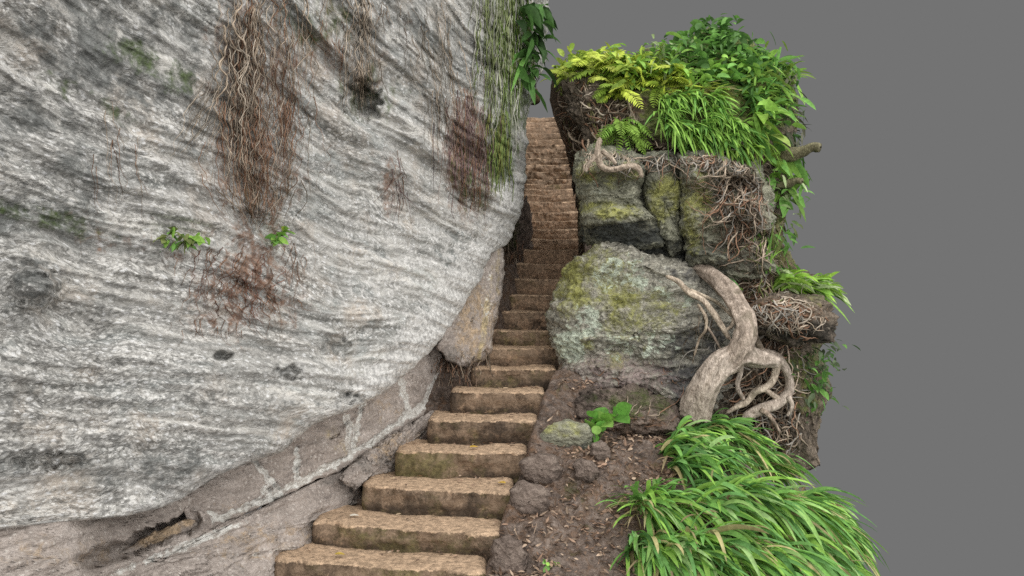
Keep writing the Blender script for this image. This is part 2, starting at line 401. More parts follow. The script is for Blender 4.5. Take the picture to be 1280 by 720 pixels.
def cliff_mask(px, py):
    n = fbm(px / 60., py / 60., 0., 3); v = fbm(px / 14., py / 90., 4., 3)
    px = px + 10 * pn(px / 12., py / 12., 3.); py = py + 8 * pn(px / 12., py / 12., 8.)
    R = .5 * blob(px, py, 632, 90, 30, 150, -4, .5) + .55 * blob(px, py, 600, 210, 34, 55, 0) + .45 * blob(px, py, 190, 80, 60, 22, 25, .6) + .35 * blob(px, py, 455, 110, 40, 40) \
        + .45 * blob(px, py, 60, 275, 80, 14, 12) + .4 * blob(px, py, 100, 120, 90, 12, 25) + .4 * blob(px, py, 400, 20, 60, 40)
    G = .44 * blob(px, py, 318, 150, 62, 190, 0, .5) + .4 * blob(px, py, 305, 365, 80, 55, 0, .6) + .62 * blob(px, py, 585, 195, 34, 85, 0, .6) + .45 * blob(px, py, 490, 235, 14, 50) \
        + .3 * blob(px, py, 440, 60, 60, 70) + .25 * blob(px, py, 150, 300, 80, 30, 15)
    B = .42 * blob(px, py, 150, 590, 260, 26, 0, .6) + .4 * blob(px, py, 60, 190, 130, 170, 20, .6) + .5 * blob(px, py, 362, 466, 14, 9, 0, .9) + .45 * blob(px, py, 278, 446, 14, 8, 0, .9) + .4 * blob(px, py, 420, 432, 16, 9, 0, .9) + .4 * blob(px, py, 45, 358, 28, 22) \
        + .4 * blob(px, py, 455, 125, 20, 26) + .32 * blob(px, py, 520, 50, 90, 60, 40) + .42 * blob(px, py, 190, 60, 170, 70, 20) + .6 * blob(px, py, 675, 50, 14, 90) + .25 * blob(px, py, 240, 500, 260, 20, 3)  # damp bands, and a darker tone in the hollows and upper left
    D = .42 * blob(px, py, 520, 350, 150, 120, 25, .6) + .5 * np.exp(-(linedist(px, py, [(0, 82), (120, 150), (240, 225), (330, 262)]) / 8) ** 2) + .3 * blob(px, py, 640, 250, 20, 60) + .35 * blob(px, py, 430, 120, 60, 30, 30) \
        + .35 * blob(px, py, 440, 470, 120, 20, 5) + .5 * sstep(70, 15, edge_x(py) - px) * sstep(200, 260, py)  # last term: edge strip painted paler to offset the gorge's shade
    return np.clip(np.stack([R + .15 * v * (R > .02), G + .25 * v * (G > .02), B + .1 * n, D + .1 * n], -1), 0, 1)

def make_cliff():
    ys = np.linspace(-150, 688, 470)
    nc, nw = 520, 26
    U = np.linspace(0, 1, nc); xl = -330.
    U = U * 1.0
    xr = edge_x(ys)
    PX = xl + (xr - xl)[:, None] * (1 - (1 - U) ** 1.25)[None]
    PY = np.broadcast_to(ys[:, None], PX.shape)
    Z = cliff_z(PX, PY)
    W = np.linspace(0, 1, nw + 1)[1:]
    jit = 6 * fbm(W[None] * 6, ys[:, None] / 30., 2., 3)
    up = sstep(330, 260, ys)[:, None]
    WX = xr[:, None] - ((60 - 44 * up) * W[None] ** 1.4) + jit * W * (1 - .6 * up) - 12 * (1 - up) * W
    WY = PY[:, :1] - (ys[:, None] > 300) * 26 * W ** 1.2
    WZ = Z[:, -1:] + ((4.5 + 5.5 * up) * W[None] ** 1.3) * (1 - .6 * (ys[:, None] > 420)) + .1 * fbm(W[None] * 9, ys[:, None] / 25., 6., 3) * W
    PX = np.hstack([PX, WX]); PY = np.hstack([PY, WY]); Z = np.hstack([Z, WZ])
    v = at(PX, PY, Z).reshape(-1, 3); m = cliff_mask(PX.ravel(), PY.ravel())
    o = mesh_obj('cliff', v, grid_faces(len(ys), nc + nw), m, M_cliff)
    tag(o, 'huge grey overhanging cliff of banded pebbly rock filling the left side', 'cliff')
make_cliff()

# ------------------------------------------------------------------ rocks traced as rounded masses
def plane(z0, cx, cy, gx=0., gy=0.): return lambda px, py: z0 + gx * (px - cx) + gy * (py - cy)

class Rock:
    """closed mass: outline in picture pixels at a depth zf, bulging T towards the viewer and Tb away"""
    def __init__(s, outline, centre, zf, T, Tb=None, e=2.6, na=220, nr=46, nb=14, amp=.06, freq=3., sx=1., seed=1, mask=None, fine=.5, feat=None):
        ol = resample(outline, na, True); ol += np.stack([2.2 * pn(ol[:, 0] / 13., ol[:, 1] / 13., seed), 2.2 * pn(ol[:, 0] / 13., ol[:, 1] / 13., seed + 40.)], -1)
        s.ol = ol; s.c = np.array(centre, float); s.zf = zf if callable(zf) else plane(zf, *centre); s.T = T; s.e = e
        s.feat = feat
        r = np.sin(np.linspace(.02, 1, nr) * np.pi / 2); rb = np.sin(np.linspace(1, .03, nb + 1)[1:] * np.pi / 2)
        Tb = T if Tb is None else Tb
        R = np.r_[r, rb]; sg = np.r_[-np.ones(nr) * T, np.ones(nb) * Tb]
        PX = s.c[0] + (ol[None, :, 0] - s.c[0]) * R[:, None]; PY = s.c[1] + (ol[None, :, 1] - s.c[1]) * R[:, None]
        bul = (np.clip(1 - R ** e, 0, 1)) ** (1 / e)
        Z = s.zf(PX, PY) + (sg * bul)[:, None]
        if feat is not None: Z = Z + feat(PX, PY) * ((sg < 0) * np.clip(bul * 2, 0, 1))[:, None]
        P = at(PX, PY, Z)
        c3 = at(s.c[0], s.c[1], s.zf(s.c[0], s.c[1]))
        dr = norm(P - c3)
        dr[..., 1] = np.where(sg[:, None] < 0, dr[..., 1] - .6, dr[..., 1]); dr = norm(dr)
        x, y, zz = P[..., 0], P[..., 1], P[..., 2]
        d = fbm(x * freq, y * freq, zz * freq * sx, 4, .55, seed) + .5 * ridged(x * freq * .6, y * freq * .6, zz * freq * 1.7 * sx, 4, .55, seed + 3)
        d = d + fine * fbm(x * freq * 7, y * freq * 7, zz * freq * 7 * sx, 3, .6, seed + 9)
        P = P + dr * (d * amp)[..., None]
        s.P = P; s.F = grid_faces(len(R), na, True)[:, ::-1]
        s.msk = np.zeros((P.shape[0] * na, 4)) if mask is None else np.clip(mask(PX.ravel(), PY.ravel()), 0, 1)
        a = np.arctan2(ol[:, 1] - s.c[1], ol[:, 0] - s.c[0]); i = np.argsort(a)
        s.a = a[i]; s.rad = np.hypot(ol[:, 0] - s.c[0], ol[:, 1] - s.c[1])[i]
        # caps at both poles
        s.extra = None
    def build(s, name, mat, parent=None):
        nR, na = s.P.shape[:2]; v = s.P.reshape(-1, 3)
        v = np.vstack([v, s.P[0].mean(0), s.P[-1].mean(0)])
        j = np.arange(na); j2 = (j + 1) % na; n = nR * na
        half = j[::2]
        cap1 = np.stack([half, np.full(len(half), n), (half + 2) % na, half + 1], -1)
        cap2 = np.stack([(nR - 1) * na + half, (nR - 1) * na + half + 1, (nR - 1) * na + (half + 2) % na, np.full(len(half), n + 1)], -1)
        m = np.vstack([s.msk, s.msk[:1], s.msk[-1:]])
        return mesh_obj(name, v, np.vstack([s.F, cap1, cap2]), m, mat, parent)
    def z(s, px, py):
        px = np.asarray(px, float); py = np.asarray(py, float)
        a = np.arctan2(py - s.c[1], px - s.c[0]); rr = np.interp(a, s.a, s.rad, period=2 * np.pi)
        R = np.clip(np.hypot(px - s.c[0], py - s.c[1]) / rr, 0, 1)
        z = s.zf(px, py) - s.T * (1 - R ** s.e) ** (1 / s.e)
        if s.feat is not None: z = z + s.feat(px, py)
        return z
    def on(s, px, py, off=0.): return at(px, py, s.z(px, py) - off)

def msk4(R=None, G=None, B=None, A=None):
    def f(px, py):
        z = np.zeros(np.shape(px))
        return np.stack([(q(px, py) if q else z) for q in (R, G, B, A)], -1)
    return f
def bl(*items):
    return lambda px, py: sum(k[0] * blob(px, py, *k[1:]) for k in items)

# big lichened boulder beside the stairs
ZB = plane(8.75, 780, 420, -.0006, -.0002)
boulder = Rock([(727, 320), (745, 311), (775, 309), (803, 316), (840, 326), (875, 345), (905, 372), (930, 400), (935, 440), (915, 480), (890, 512), (850, 522), (790, 512), (735, 505),
                (714, 492), (710, 470), (703, 448), (691, 424), (688, 405), (692, 385), (697, 362), (706, 342), (714, 330)], (795, 420), ZB, .5, .9, e=4.2, na=300, nr=80, amp=.06, freq=2.6, sx=1.8, seed=2, feat=lambda px, py: .045 * np.tanh(2.5 * np.sin((py - .12 * px) / 13. + 2.6 * pn(px / 70., py / 40., 3))) + .05 * sstep(6, 0, linedist(px + 4 * pn(px / 9., py / 9., 2), py, [(720, 372), (790, 382), (850, 372), (900, 392)])),
               mask=msk4(bl((.5, 745, 345, 60, 36, 10), (.42, 800, 392, 60, 30, 0), (.35, 760, 440, 50, 30, 0), (.35, 710, 390, 25, 60, 0)), bl((.6, 770, 470, 80, 34, 5)), bl((.55, 870, 440, 46, 60, 10), (.45, 860, 345, 40, 15, 20), (.3, 800, 485, 120, 24, 0)),
                         bl((.7, 714, 432, 17, 26, -20), (.55, 735, 400, 18, 20, 0), (.45, 770, 345, 40, 30, 0), (.42, 790, 430, 60, 24, 0), (.4, 840, 370, 40, 16, 20))))
tag(boulder.build('boulder', M_boulder), 'big rounded boulder with yellow-green moss and pale lichen right of the steps', 'boulder')

# layered outcrop above it: three blocks split by cracks
ot = empty('rock_outcrop', at(840, 330, 8.9), 'dark layered rock outcrop with vertical cracks and yellow moss, above the big boulder', 'rock')
def ledge_feat(px, py): return .22 * sstep(252, 262, py + 5 * pn(px / 20., 1, 1)) * (1 - sstep(285, 300, py)) * 0 + .09 * np.tanh(2 * np.sin(py / 9. + 2.4 * pn(px / 50., py / 30., 3))) + .05 * pn(px / 12., py / 9., 7.)
ledgeA = Rock([(722, 196), (740, 184), (775, 188), (803, 196), (806, 225), (802, 250), (815, 268), (832, 292), (828, 308), (800, 314), (760, 310), (737, 303), (727, 282), (728, 255), (720, 228)], (770, 245), plane(8.92, 770, 245, -.001, 0), .62, .8,
              e=3.4, nr=60, amp=.045, freq=3.2, sx=2.4, seed=5, feat=ledge_feat,
              mask=msk4(bl((.6, 760, 262, 40, 12, 5), (.45, 760, 215, 40, 22, 0)), None, bl((.8, 785, 292, 55, 17, 3), (.5, 790, 205, 40, 14, 0)), bl((.25, 745, 240, 20, 20))))
ledgeB = Rock([(802, 196), (830, 190), (850, 196), (853, 240), (851, 290), (856, 318), (838, 322), (822, 292), (808, 264), (803, 235)], (830, 250), plane(8.9, 830, 250), .48, .8, e=3.4, nr=40, amp=.04, freq=3.4, sx=2., seed=6,
              mask=msk4(bl((.6, 832, 250, 22, 35)), None, bl((.55, 830, 205, 30, 14), (.6, 840, 310, 20, 16)), None))
ledgeC = Rock([(850, 196), (890, 188), (940, 205), (960, 235), (968, 290), (970, 345), (930, 352), (890, 346), (860, 330), (852, 290), (851, 250)], (905, 265), plane(8.88, 905, 265, .0012, 0), .62, .8, e=3.2, nr=60, amp=.06, freq=3., sx=2., seed=7, feat=ledge_feat,
              mask=msk4(bl((.5, 870, 260, 22, 50), (.3, 920, 240, 40, 30)), bl((.4, 930, 290, 40, 50)), bl((.5, 900, 320, 60, 24), (.4, 880, 200, 40, 14)), bl((.3, 880, 225, 30, 20))))
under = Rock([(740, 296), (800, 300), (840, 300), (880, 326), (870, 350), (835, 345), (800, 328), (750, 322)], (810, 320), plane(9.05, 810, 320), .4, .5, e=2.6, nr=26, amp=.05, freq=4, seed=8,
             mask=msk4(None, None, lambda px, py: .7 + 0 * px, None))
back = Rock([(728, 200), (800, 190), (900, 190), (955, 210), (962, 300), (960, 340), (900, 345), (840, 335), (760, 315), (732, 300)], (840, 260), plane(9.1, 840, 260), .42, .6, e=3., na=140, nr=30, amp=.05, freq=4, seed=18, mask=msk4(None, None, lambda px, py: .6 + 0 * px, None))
for q in (ledgeA, ledgeB, ledgeC, under, back): q.build('rock_block', M_ledge, ot)

wedge = Rock([(838, 332), (858, 327), (876, 340), (881, 357), (862, 362), (842, 356)], (859, 345), plane(8.55, 859, 345), .16, .3, e=2.4, na=90, nr=24, amp=.02, freq=6, seed=9)
tag(wedge.build('stone', M_boulder), 'small plain grey stone wedged between boulder and outcrop beside the root top', 'stone')

# earth wall that runs back along the right of the upper stairs
ZW = lambda px, py: np.interp(px, [685, 700, 716, 735, 760, 790], [15.5, 13.2, 11.4, 9.8, 9.3, 9.2])
sidewall = Rock([(693, 92), (706, 85), (735, 92), (770, 108), (800, 130), (800, 190), (752, 200), (738, 222), (734, 300), (724, 312), (723, 262), (717, 236), (714, 205), (702, 172), (693, 152), (687, 124)], (728, 165), ZW, .3, 1.2, e=2.2, na=260, nr=60,
                amp=.09, freq=3., sx=.5, seed=11, mask=msk4(bl((.5, 740, 205, 22, 30), (.35, 705, 100, 20, 20), (.4, 728, 270, 8, 50)), bl((.55, 720, 150, 50, 60)), bl((.5, 770, 150, 40, 30)), bl((.3, 700, 150, 12, 50))))
tag(sidewall.build('earth_wall', M_bank), 'brown root-bound earth wall running back along the upper stairs, right side', 'bank')

# mound on top, ground for the ferns and shrubs
mound = Rock([(712, 100), (742, 84), (790, 78), (840, 62), (890, 42), (905, 44), (945, 68), (984, 96), (988, 150), (985, 190), (965, 222), (930, 214), (890, 198), (850, 196), (800, 190), (752, 190), (732, 160), (716, 130)], (860, 135), plane(9.55, 860, 135, 0, -.004), .75, 1.3, e=2.3,
             na=280, nr=60, amp=.08, freq=2.8, seed=12, mask=msk4(bl((.75, 900, 90, 110, 60), (.6, 890, 150, 90, 45), (.35, 770, 95, 60, 20)), bl((.5, 790, 130, 50, 20), (.5, 850, 190, 110, 14)), bl((.5, 930, 60, 80, 30), (.4, 800, 155, 40, 20)), None))
tag(mound.build('earth_mound', M_bank), 'peaked earth mound on top of the outcrop under ferns and grass', 'mound')

# right hand bank hung with roots
rbank = Rock([(915, 205), (962, 200), (985, 215), (982, 260), (972, 300), (985, 330), (1015, 360), (1020, 400), (1012, 430), (1030, 455), (1034, 480), (1020, 510), (1016, 540), (1018, 572), (990, 590), (940, 580), (880, 560), (868, 520), (900, 480), (930, 430), (925, 390), (905, 355), (925, 300)], (962, 420),
             plane(8.95, 960, 400, .0012, -.0012), .5, .9, e=2.4, na=300, nr=60, amp=.09, freq=3, sx=.6, seed=14,
             mask=msk4(bl((.45, 970, 290, 30, 70), (.4, 1010, 470, 30, 50)), bl((.5, 950, 330, 40, 90), (.4, 960, 480, 60, 60)), bl((.6, 960, 470, 60, 60), (.5, 940, 540, 60, 40)), bl((.35, 900, 500, 25, 40))))
tag(rbank.build('earth_bank', M_bank), 'dark earth bank tangled with roots at the right edge of the outcrop', 'bank')

nose = Rock([(935, 385), (965, 372), (1005, 370), (1034, 382), (1043, 402), (1038, 424), (1010, 428), (970, 424), (940, 415)], (990, 400), plane(8.3, 990, 400, .0, 0), .42, .5, e=2.5, na=140, nr=36, amp=.05, freq=4, seed=15,
            mask=msk4(bl((.3, 1000, 378, 40, 10)), bl((.6, 970, 390, 60, 18)), bl((.75, 1000, 412, 40, 16)), bl((.3, 1030, 400, 12, 14))))
tag(nose.build('root_stump', M_bank), 'blunt root-wrapped stump jutting out to the right under the strap-leaf tuft', 'stump')

# mossy ledge under the boulder, stones at its foot
foot = Rock([(712, 500), (740, 488), (790, 487), (835, 500), (850, 520), (845, 540), (790, 545), (740, 540), (712, 530)], (780, 515), plane(8.1, 780, 515, 0, -.004), .35, .4, e=2.6, na=160, nr=34, amp=.05, freq=4, seed=16,
            mask=msk4(bl((.5, 800, 505, 60, 18)), bl((.5, 780, 530, 60, 12)), bl((.5, 740, 500, 30, 18)), None))
tag(foot.build('mossy_ledge', M_soil), 'low mossy earth ledge along the foot of the big boulder', 'ledge')
for ol, c, z, T, lab in [
    ([(672, 545), (684, 533), (706, 527), (730, 531), (741, 546), (736, 560), (712, 566), (684, 562), (673, 556)], (706, 546), 7.4, .17, 'rounded mossy stone at the end of the fifth step, below the leafy sapling'),
    ([(741, 556), (751, 552), (762, 560), (762, 572), (748, 576), (740, 568)], (751, 564), 7.0, .07, 'small dark stone in the soil just below the rounded mossy stone'),
    ([(655, 580), (672, 570), (692, 572), (700, 586), (694, 602), (668, 606), (656, 596)], (677, 588), 6.85, .1, 'soil-covered stone at the right end of the fourth step'),
    ([(640, 615), (656, 606), (676, 612), (684, 628), (676, 644), (652, 645), (641, 632)], (661, 627), 6.5, .1, 'dark earthy stone at the right end of the third step'),
    ([(617, 676), (634, 668), (652, 674), (660, 694), (654, 716), (628, 720), (614, 704)], (637, 694), 6.0, .11, 'rough brown stone at the right end of the second step'),
    ([(716, 580), (726, 574), (740, 578), (747, 592), (738, 602), (720, 600)], (731, 588), 6.75, .07, 'half-buried dark stone among the dead leaves under the small sapling'),
]:
    q = Rock(ol, c, plane(z + .06, *c), T * .8, .2, e=3., na=110, nr=34, amp=.03, freq=2.6, fine=.35, seed=c[0] % 17, mask=msk4(lambda px, py, c=c: .55 * blob(px, py, c[0], c[1] - 8, 26, 10) * (c[0] == 706), None, lambda px, py, c=c: .4 * blob(px, py, c[0], c[1] + 10, 30, 8), None))
    tag(q.build('stone', M_soil if c[0] != 706 else M_ledge), lab, 'stone', 'stones along the right of the steps')

# ------------------------------------------------------------------ mortared wall and ledges on the left of the stairs
ZL = lambda px, py: np.interp(px, [0, 100, 220, 330, 430, 500, 550, 620], [5.2, 5.45, 5.95, 6.55, 7.25, 7.95, 8.6, 9.2]) - .0016 * (py - np.interp(px, [0, 220, 430, 550], [690, 640, 545, 460]))
JO = [[(262, 640), (300, 660)], [(318, 575), (352, 618)], [(332, 610), (358, 638)], [(372, 560), (372, 605)], [(432, 520), (438, 572)], [(452, 505), (440, 560)], [(500, 478), (510, 520)], [(230, 665), (330, 625), (440, 568), (530, 505), (548, 470)]]
def joints(px, py): return np.min([linedist(px + 3 * pn(px / 9., py / 9., 1), py + 3 * pn(px / 9., py / 9., 5), j) for j in JO], 0)
def wall_feat(px, py):
    return .045 * np.exp(-(joints(px, py) / 4.) ** 2) + .05 * pn(px / 35., py / 35., 3.) + .025 * ridged(px / 60., py / 24., 5., 3)
wall = Rock([(545, 432), (556, 452), (556, 476), (540, 500), (534, 518), (490, 545), (440, 580), (385, 604), (330, 632), (268, 662), (240, 652), (222, 625), (270, 590), (330, 560), (375, 530), (410, 505), (450, 490), (500, 455)], (420, 545), ZL, .10, .6, e=5.,
            na=340, nr=70, amp=.016, freq=5, seed=21, feat=wall_feat, mask=msk4(bl((.25, 440, 550, 40, 30)), bl((.3, 300, 640, 40, 16), (.25, 480, 510, 40, 20)), None, lambda px, py: 1. * np.exp(-(joints(px, py) / 5.) ** 2)))
tag(wall.build('stone_wall', M_wall), 'low pinkish mortared stone wall under the cliff along the left of the steps', 'wall')

ledge = Rock([(262, 660), (330, 634), (385, 606), (432, 586), (446, 600), (450, 625), (420, 640), (396, 650), (388, 680), (350, 690), (342, 720), (335, 760), (40, 770), (-80, 760), (-120, 690), (-60, 652), (60, 630), (160, 622), (215, 612), (240, 614), (258, 640)], (200, 700),
             lambda px, py: ZL(px, py) - .002 * (py - 640) - .55 * sstep(200, 60, px), .14, .5, e=4., na=340, nr=70, amp=.03, freq=4, sx=2., seed=22,
             feat=lambda px, py: .3 * np.exp(-(linedist(px + 5 * pn(px / 14., py / 14., 3), py + 4 * pn(px / 11., py / 11., 8), [(112, 703), (170, 681), (236, 653)]) / (11. + 3 * pn(px / 22., 0 * px, 5.))) ** 4) + .03 * ridged(px / 70. + py / 60., py / 16. + px / 44., 3., 3) - .05 * np.exp(-(linedist(px, py, [(130, 712), (200, 690), (260, 664)]) / 7.) ** 2),
             mask=msk4(None, bl((.35, 330, 680, 80, 30), (.3, 80, 690, 80, 20)), bl((.4, 420, 600, 30, 14), (.3, 300, 700, 60, 14, -20)), bl((.6, 200, 694, 90, 5, -22), (.45, 262, 672, 60, 5, -24), (.4, 330, 690, 50, 4, -10))))
tag(ledge.build('rock_ledge', M_wall), 'worn pinkish rock ledge with a hollow at the bottom left below the cliff', 'ledge')

log = Rock([(118, 704), (150, 690), (190, 668), (225, 652), (243, 650), (246, 658), (225, 672), (185, 690), (140, 706)], (185, 678), lambda px, py: ZL(px, py) - .02, .06, .15, e=2.2, na=150, nr=30, amp=.02, freq=9, seed=28,
           mask=msk4(None, bl((.8, 205, 664, 50, 11, -24)), bl((.5, 140, 700, 40, 10, -24)), bl((.3, 170, 682, 60, 5, -24))))
tag(log.build('weathered_rock', M_wall), 'orange-brown log-like weathered rock lying in the hollow at bottom left', 'rock')

rub = Rock([(428, 596), (440, 580), (490, 548), (534, 518), (548, 520), (540, 552), (500, 562), (496, 586), (456, 600), (446, 612)], (490, 570), lambda px, py: ZL(px, py) - .12, .12, .4, e=3., na=150, nr=36, amp=.05, freq=6, seed=23,
           mask=msk4(None, bl((.4, 500, 560, 40, 20)), bl((.5, 470, 580, 40, 14)), None))
tag(rub.build('rubble_edge', M_wall), 'rough rubble edge filling between the mortared wall and third to fifth steps', 'rubble')

slab = Rock([(626, 306), (630, 330), (627, 360), (619, 395), (612, 440), (604, 450), (582, 458), (558, 450), (546, 432), (560, 396), (577, 360), (596, 325)], (590, 400), plane(8.85, 600, 398, .008, -.001), .2, .6, e=5., na=160, nr=40, amp=.025, freq=5, sx=.5, seed=24,
            mask=msk4(bl((.6, 606, 400, 4, 60, 8), (.4, 622, 340, 4, 40)), bl((.5, 595, 400, 30, 60)), bl((.6, 575, 455, 40, 26)), bl((.4, 608, 370, 8, 40))))
tag(slab.build('rock_slab', M_wall), 'upright pale stone slab with yellow streaks beside the ninth step', 'slab')

side = Rock([(657, 250), (664, 292), (660, 335), (652, 372), (640, 402), (618, 410), (604, 405), (615, 360), (622, 320), (632, 300), (645, 270)], (636, 345), plane(11., 636, 345, .02, -.006), .3, .8, e=2.4, na=160, nr=36, amp=.09, freq=4, seed=25,
            mask=msk4(bl((.5, 640, 290, 12, 30)), bl((.6, 636, 340, 18, 40)), bl((.4, 620, 370, 14, 30)), None))
tag(side.build('dirt_bank', M_soil), 'crumbling brown dirt bank between cliff and steps, halfway up the left side', 'bank')

# ------------------------------------------------------------------ stairs
ST = [(338, 607, 698, 716, 6.05), (388, 628, 652, 668, 6.4), (450, 642, 606, 616, 6.8), (492, 660, 563, 566, 7.25), (533, 674, 524, 525, 7.65), (562, 682, 488, 489, 8.05), (588, 697, 460, 460, 8.45), (602, 712, 434, 434, 8.85),
      (606, 722, 412, 412, 9.25), (624, 726, 388.6, 388.6, 9.6), (634, 730, 367.7, 367.7, 10.), (640, 732, 348, 348, 10.4), (643, 732, 328.5, 328.5, 10.8), (648, 730, 311, 311, 11.2), (650, 732, 297.7, 297.7, 11.65), (652, 730, 285.6, 285.6, 12.1),
      (652, 728, 275, 275, 12.55), (652, 728, 264, 264, 13.), (652, 726, 251, 251, 13.5), (652, 724, 242.5, 242.5, 14.), (653, 722, 235.5, 235.5, 14.5), (653, 720, 229.5, 229.5, 15.), (653, 720, 223, 223, 15.5), (653, 718, 214, 214, 16.1), (653, 716, 205, 205, 16.7),
      (653, 714, 197, 197, 17.3), (652, 712, 189, 189, 17.9), (652, 710, 181, 181, 18.5), (652, 707, 173.5, 173.5, 19.1), (652, 704, 166, 166, 19.7), (652, 702, 158.5, 158.5, 20.3), (652, 700, 152, 152, 20.9), (652, 700, 146, 146, 21.5)]
stairs = empty('staircase', at(480, 720, 6.2), 'long narrow flight of worn brown sandstone steps climbing between cliff and boulder', 'staircase')
TOPZ = [(360 - (a[2] + a[3]) / 2) * a[4] / F + EYE for a in ST]
def make_step(k):
    xl, xr, yl, yr, z = ST[k]; top = TOPZ[k]; low = (TOPZ[k - 1] if k else top - .22) - .05
    zn = ST[k + 1][4] if k + 1 < len(ST) else z + 3.
    h = top - EYE
    if abs(h) > .8 and k < 6: zl, zr = h * F / (360 - yl), h * F / (360 - yr)
    else: zl = zr = z
    XL, XR = (xl - 640) / F * zl, (xr - 640) / F * zr
    n = 110; rr = .035; rr = .016 + .006 * (k % 3)
    hr = top - low; d = zn - z + .16
    a = np.linspace(0, np.pi / 2, 8)
    prof = np.vstack([np.stack([np.zeros(12), np.linspace(-hr, -rr, 12)], -1), np.stack([rr - rr * np.cos(a), -rr + rr * np.sin(a)], -1)[1:], np.stack([np.linspace(rr, d, 16), np.zeros(16)], -1)[1:]])
    u = np.linspace(0, 1, n); X = XL + (XR - XL) * u
    er = 1 - np.sqrt(np.clip(1 - np.clip(1 - np.minimum(X - XL, XR - X) / .07, 0, 1) ** 2, 0, 1))
    Y = (zl + (zr - zl) * u)[:, None] + prof[None, :, 0] + .07 * er[:, None]
    Z = top + prof[None, :, 1] + 0 * Y - .04 * er[:, None]
    XX = X[:, None] + 0 * Y
    S = k * 3.7
    wear = sstep(.07, 0., np.abs(prof[:, 0]) + np.abs(prof[:, 1]) * .7)[None]
    chip = np.clip(fbm(XX * 4.5 + S, 0 * XX, 2., 4, .6), -.2, 1)
    Y = Y + wear * (.012 + (.055 if k < 4 else .035) * chip); Z = Z - wear * (.004 + (.026 if k < 4 else .014) * chip)
    ruff = 1. if k < 22 or k > 27 else 1.7
    tread = (np.arange(len(prof)) > 18)[None]
    nse = fbm(XX * 3.5 + S, Y * 4, Z * 6, 5, .6, 3)
    Y = Y + np.where(tread, 0, .028 * nse * ruff)
    dish = -.018 * np.exp(-((XX - (XL + XR) / 2) / ((XR - XL) * .3)) ** 2)
    Z = Z + np.where(tread, .012 * nse * ruff + dish, dish * (prof[None, :, 1] > -.06))
    if k >= 22 and k < 28: Y = Y + .06 * fbm(XX * 7 + S, Y * 5, Z * 7, 2, .5, 8)
    v = np.stack([XX, Y, Z], -1)
    capL = np.stack([np.full(len(prof), XL + .02), np.full(len(prof), zl + d * .6), np.full(len(prof), low)], -1); capR = capL.copy(); capR[:, 0] = XR - .02; capR[:, 1] = zr + d * .6
    v = np.concatenate([capL[None], v, capR[None]], 0)
    # patches: moss on risers, damp at their foot, trodden dust and painted top light on the treads
    XX, Y, Z = v[..., 0], v[..., 1], v[..., 2]
    ris = np.zeros(v.shape[:2]); ris[:, :18] = 1
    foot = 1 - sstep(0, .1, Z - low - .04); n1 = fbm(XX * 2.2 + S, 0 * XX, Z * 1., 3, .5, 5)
    up = min(1, max(0, (k - 6) / 8.)); hi = 1. - .75 * min(1, max(0, (k - 17) / 5.))  # middle steps painted paler to make up for the shade in the gorge
    tt = rs(k + 300).rand(3)
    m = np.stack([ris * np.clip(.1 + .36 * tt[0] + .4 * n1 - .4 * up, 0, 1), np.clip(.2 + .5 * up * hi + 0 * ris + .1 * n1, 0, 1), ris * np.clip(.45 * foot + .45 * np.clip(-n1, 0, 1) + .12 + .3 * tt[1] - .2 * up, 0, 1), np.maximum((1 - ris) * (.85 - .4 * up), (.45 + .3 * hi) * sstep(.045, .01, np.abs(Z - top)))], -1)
    f = grid_faces(v.shape[0], v.shape[1])
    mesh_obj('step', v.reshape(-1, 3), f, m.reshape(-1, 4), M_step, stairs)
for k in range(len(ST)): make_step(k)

# ------------------------------------------------------------------ ground
_sy = np.array([5.0] + [a[4] for a in ST] + [24.]); _sz = np.array([-.0] + TOPZ + [TOPZ[-1]])
_sz[0] = TOPZ[0] - .45
def soil_h(X, Y):
    st = np.interp(Y, _sy, _sz)
    xl = np.interp(Y, [a[4] for a in ST], [(a[0] - 640) / F * a[4] for a in ST]); xr = np.interp(Y, [a[4] for a in ST], [(a[1] - 640) / F * a[4] for a in ST])
    inside = sstep(-.02, .12, np.minimum(X - xl, xr - X))
    left = sstep(-.16, .04, xl - X)
    n = .09 * fbm(X * 1.6, Y * 1.6, 0, 4, .55, 3) + .03 * fbm(X * 8, Y * 8, 0, 3, .6, 4)
    right = sstep(0, 1.2, X - xr)
    h = st + .03 + n - .4 * right * sstep(7.0, 8.2, Y) - .4 * left * sstep(9., 8., Y) - .1 * right * sstep(7, 6, Y)
    h = h - .6 * sstep(1.6, 2.3, X) ** 2
    return h - inside * .32 - n * inside * .8
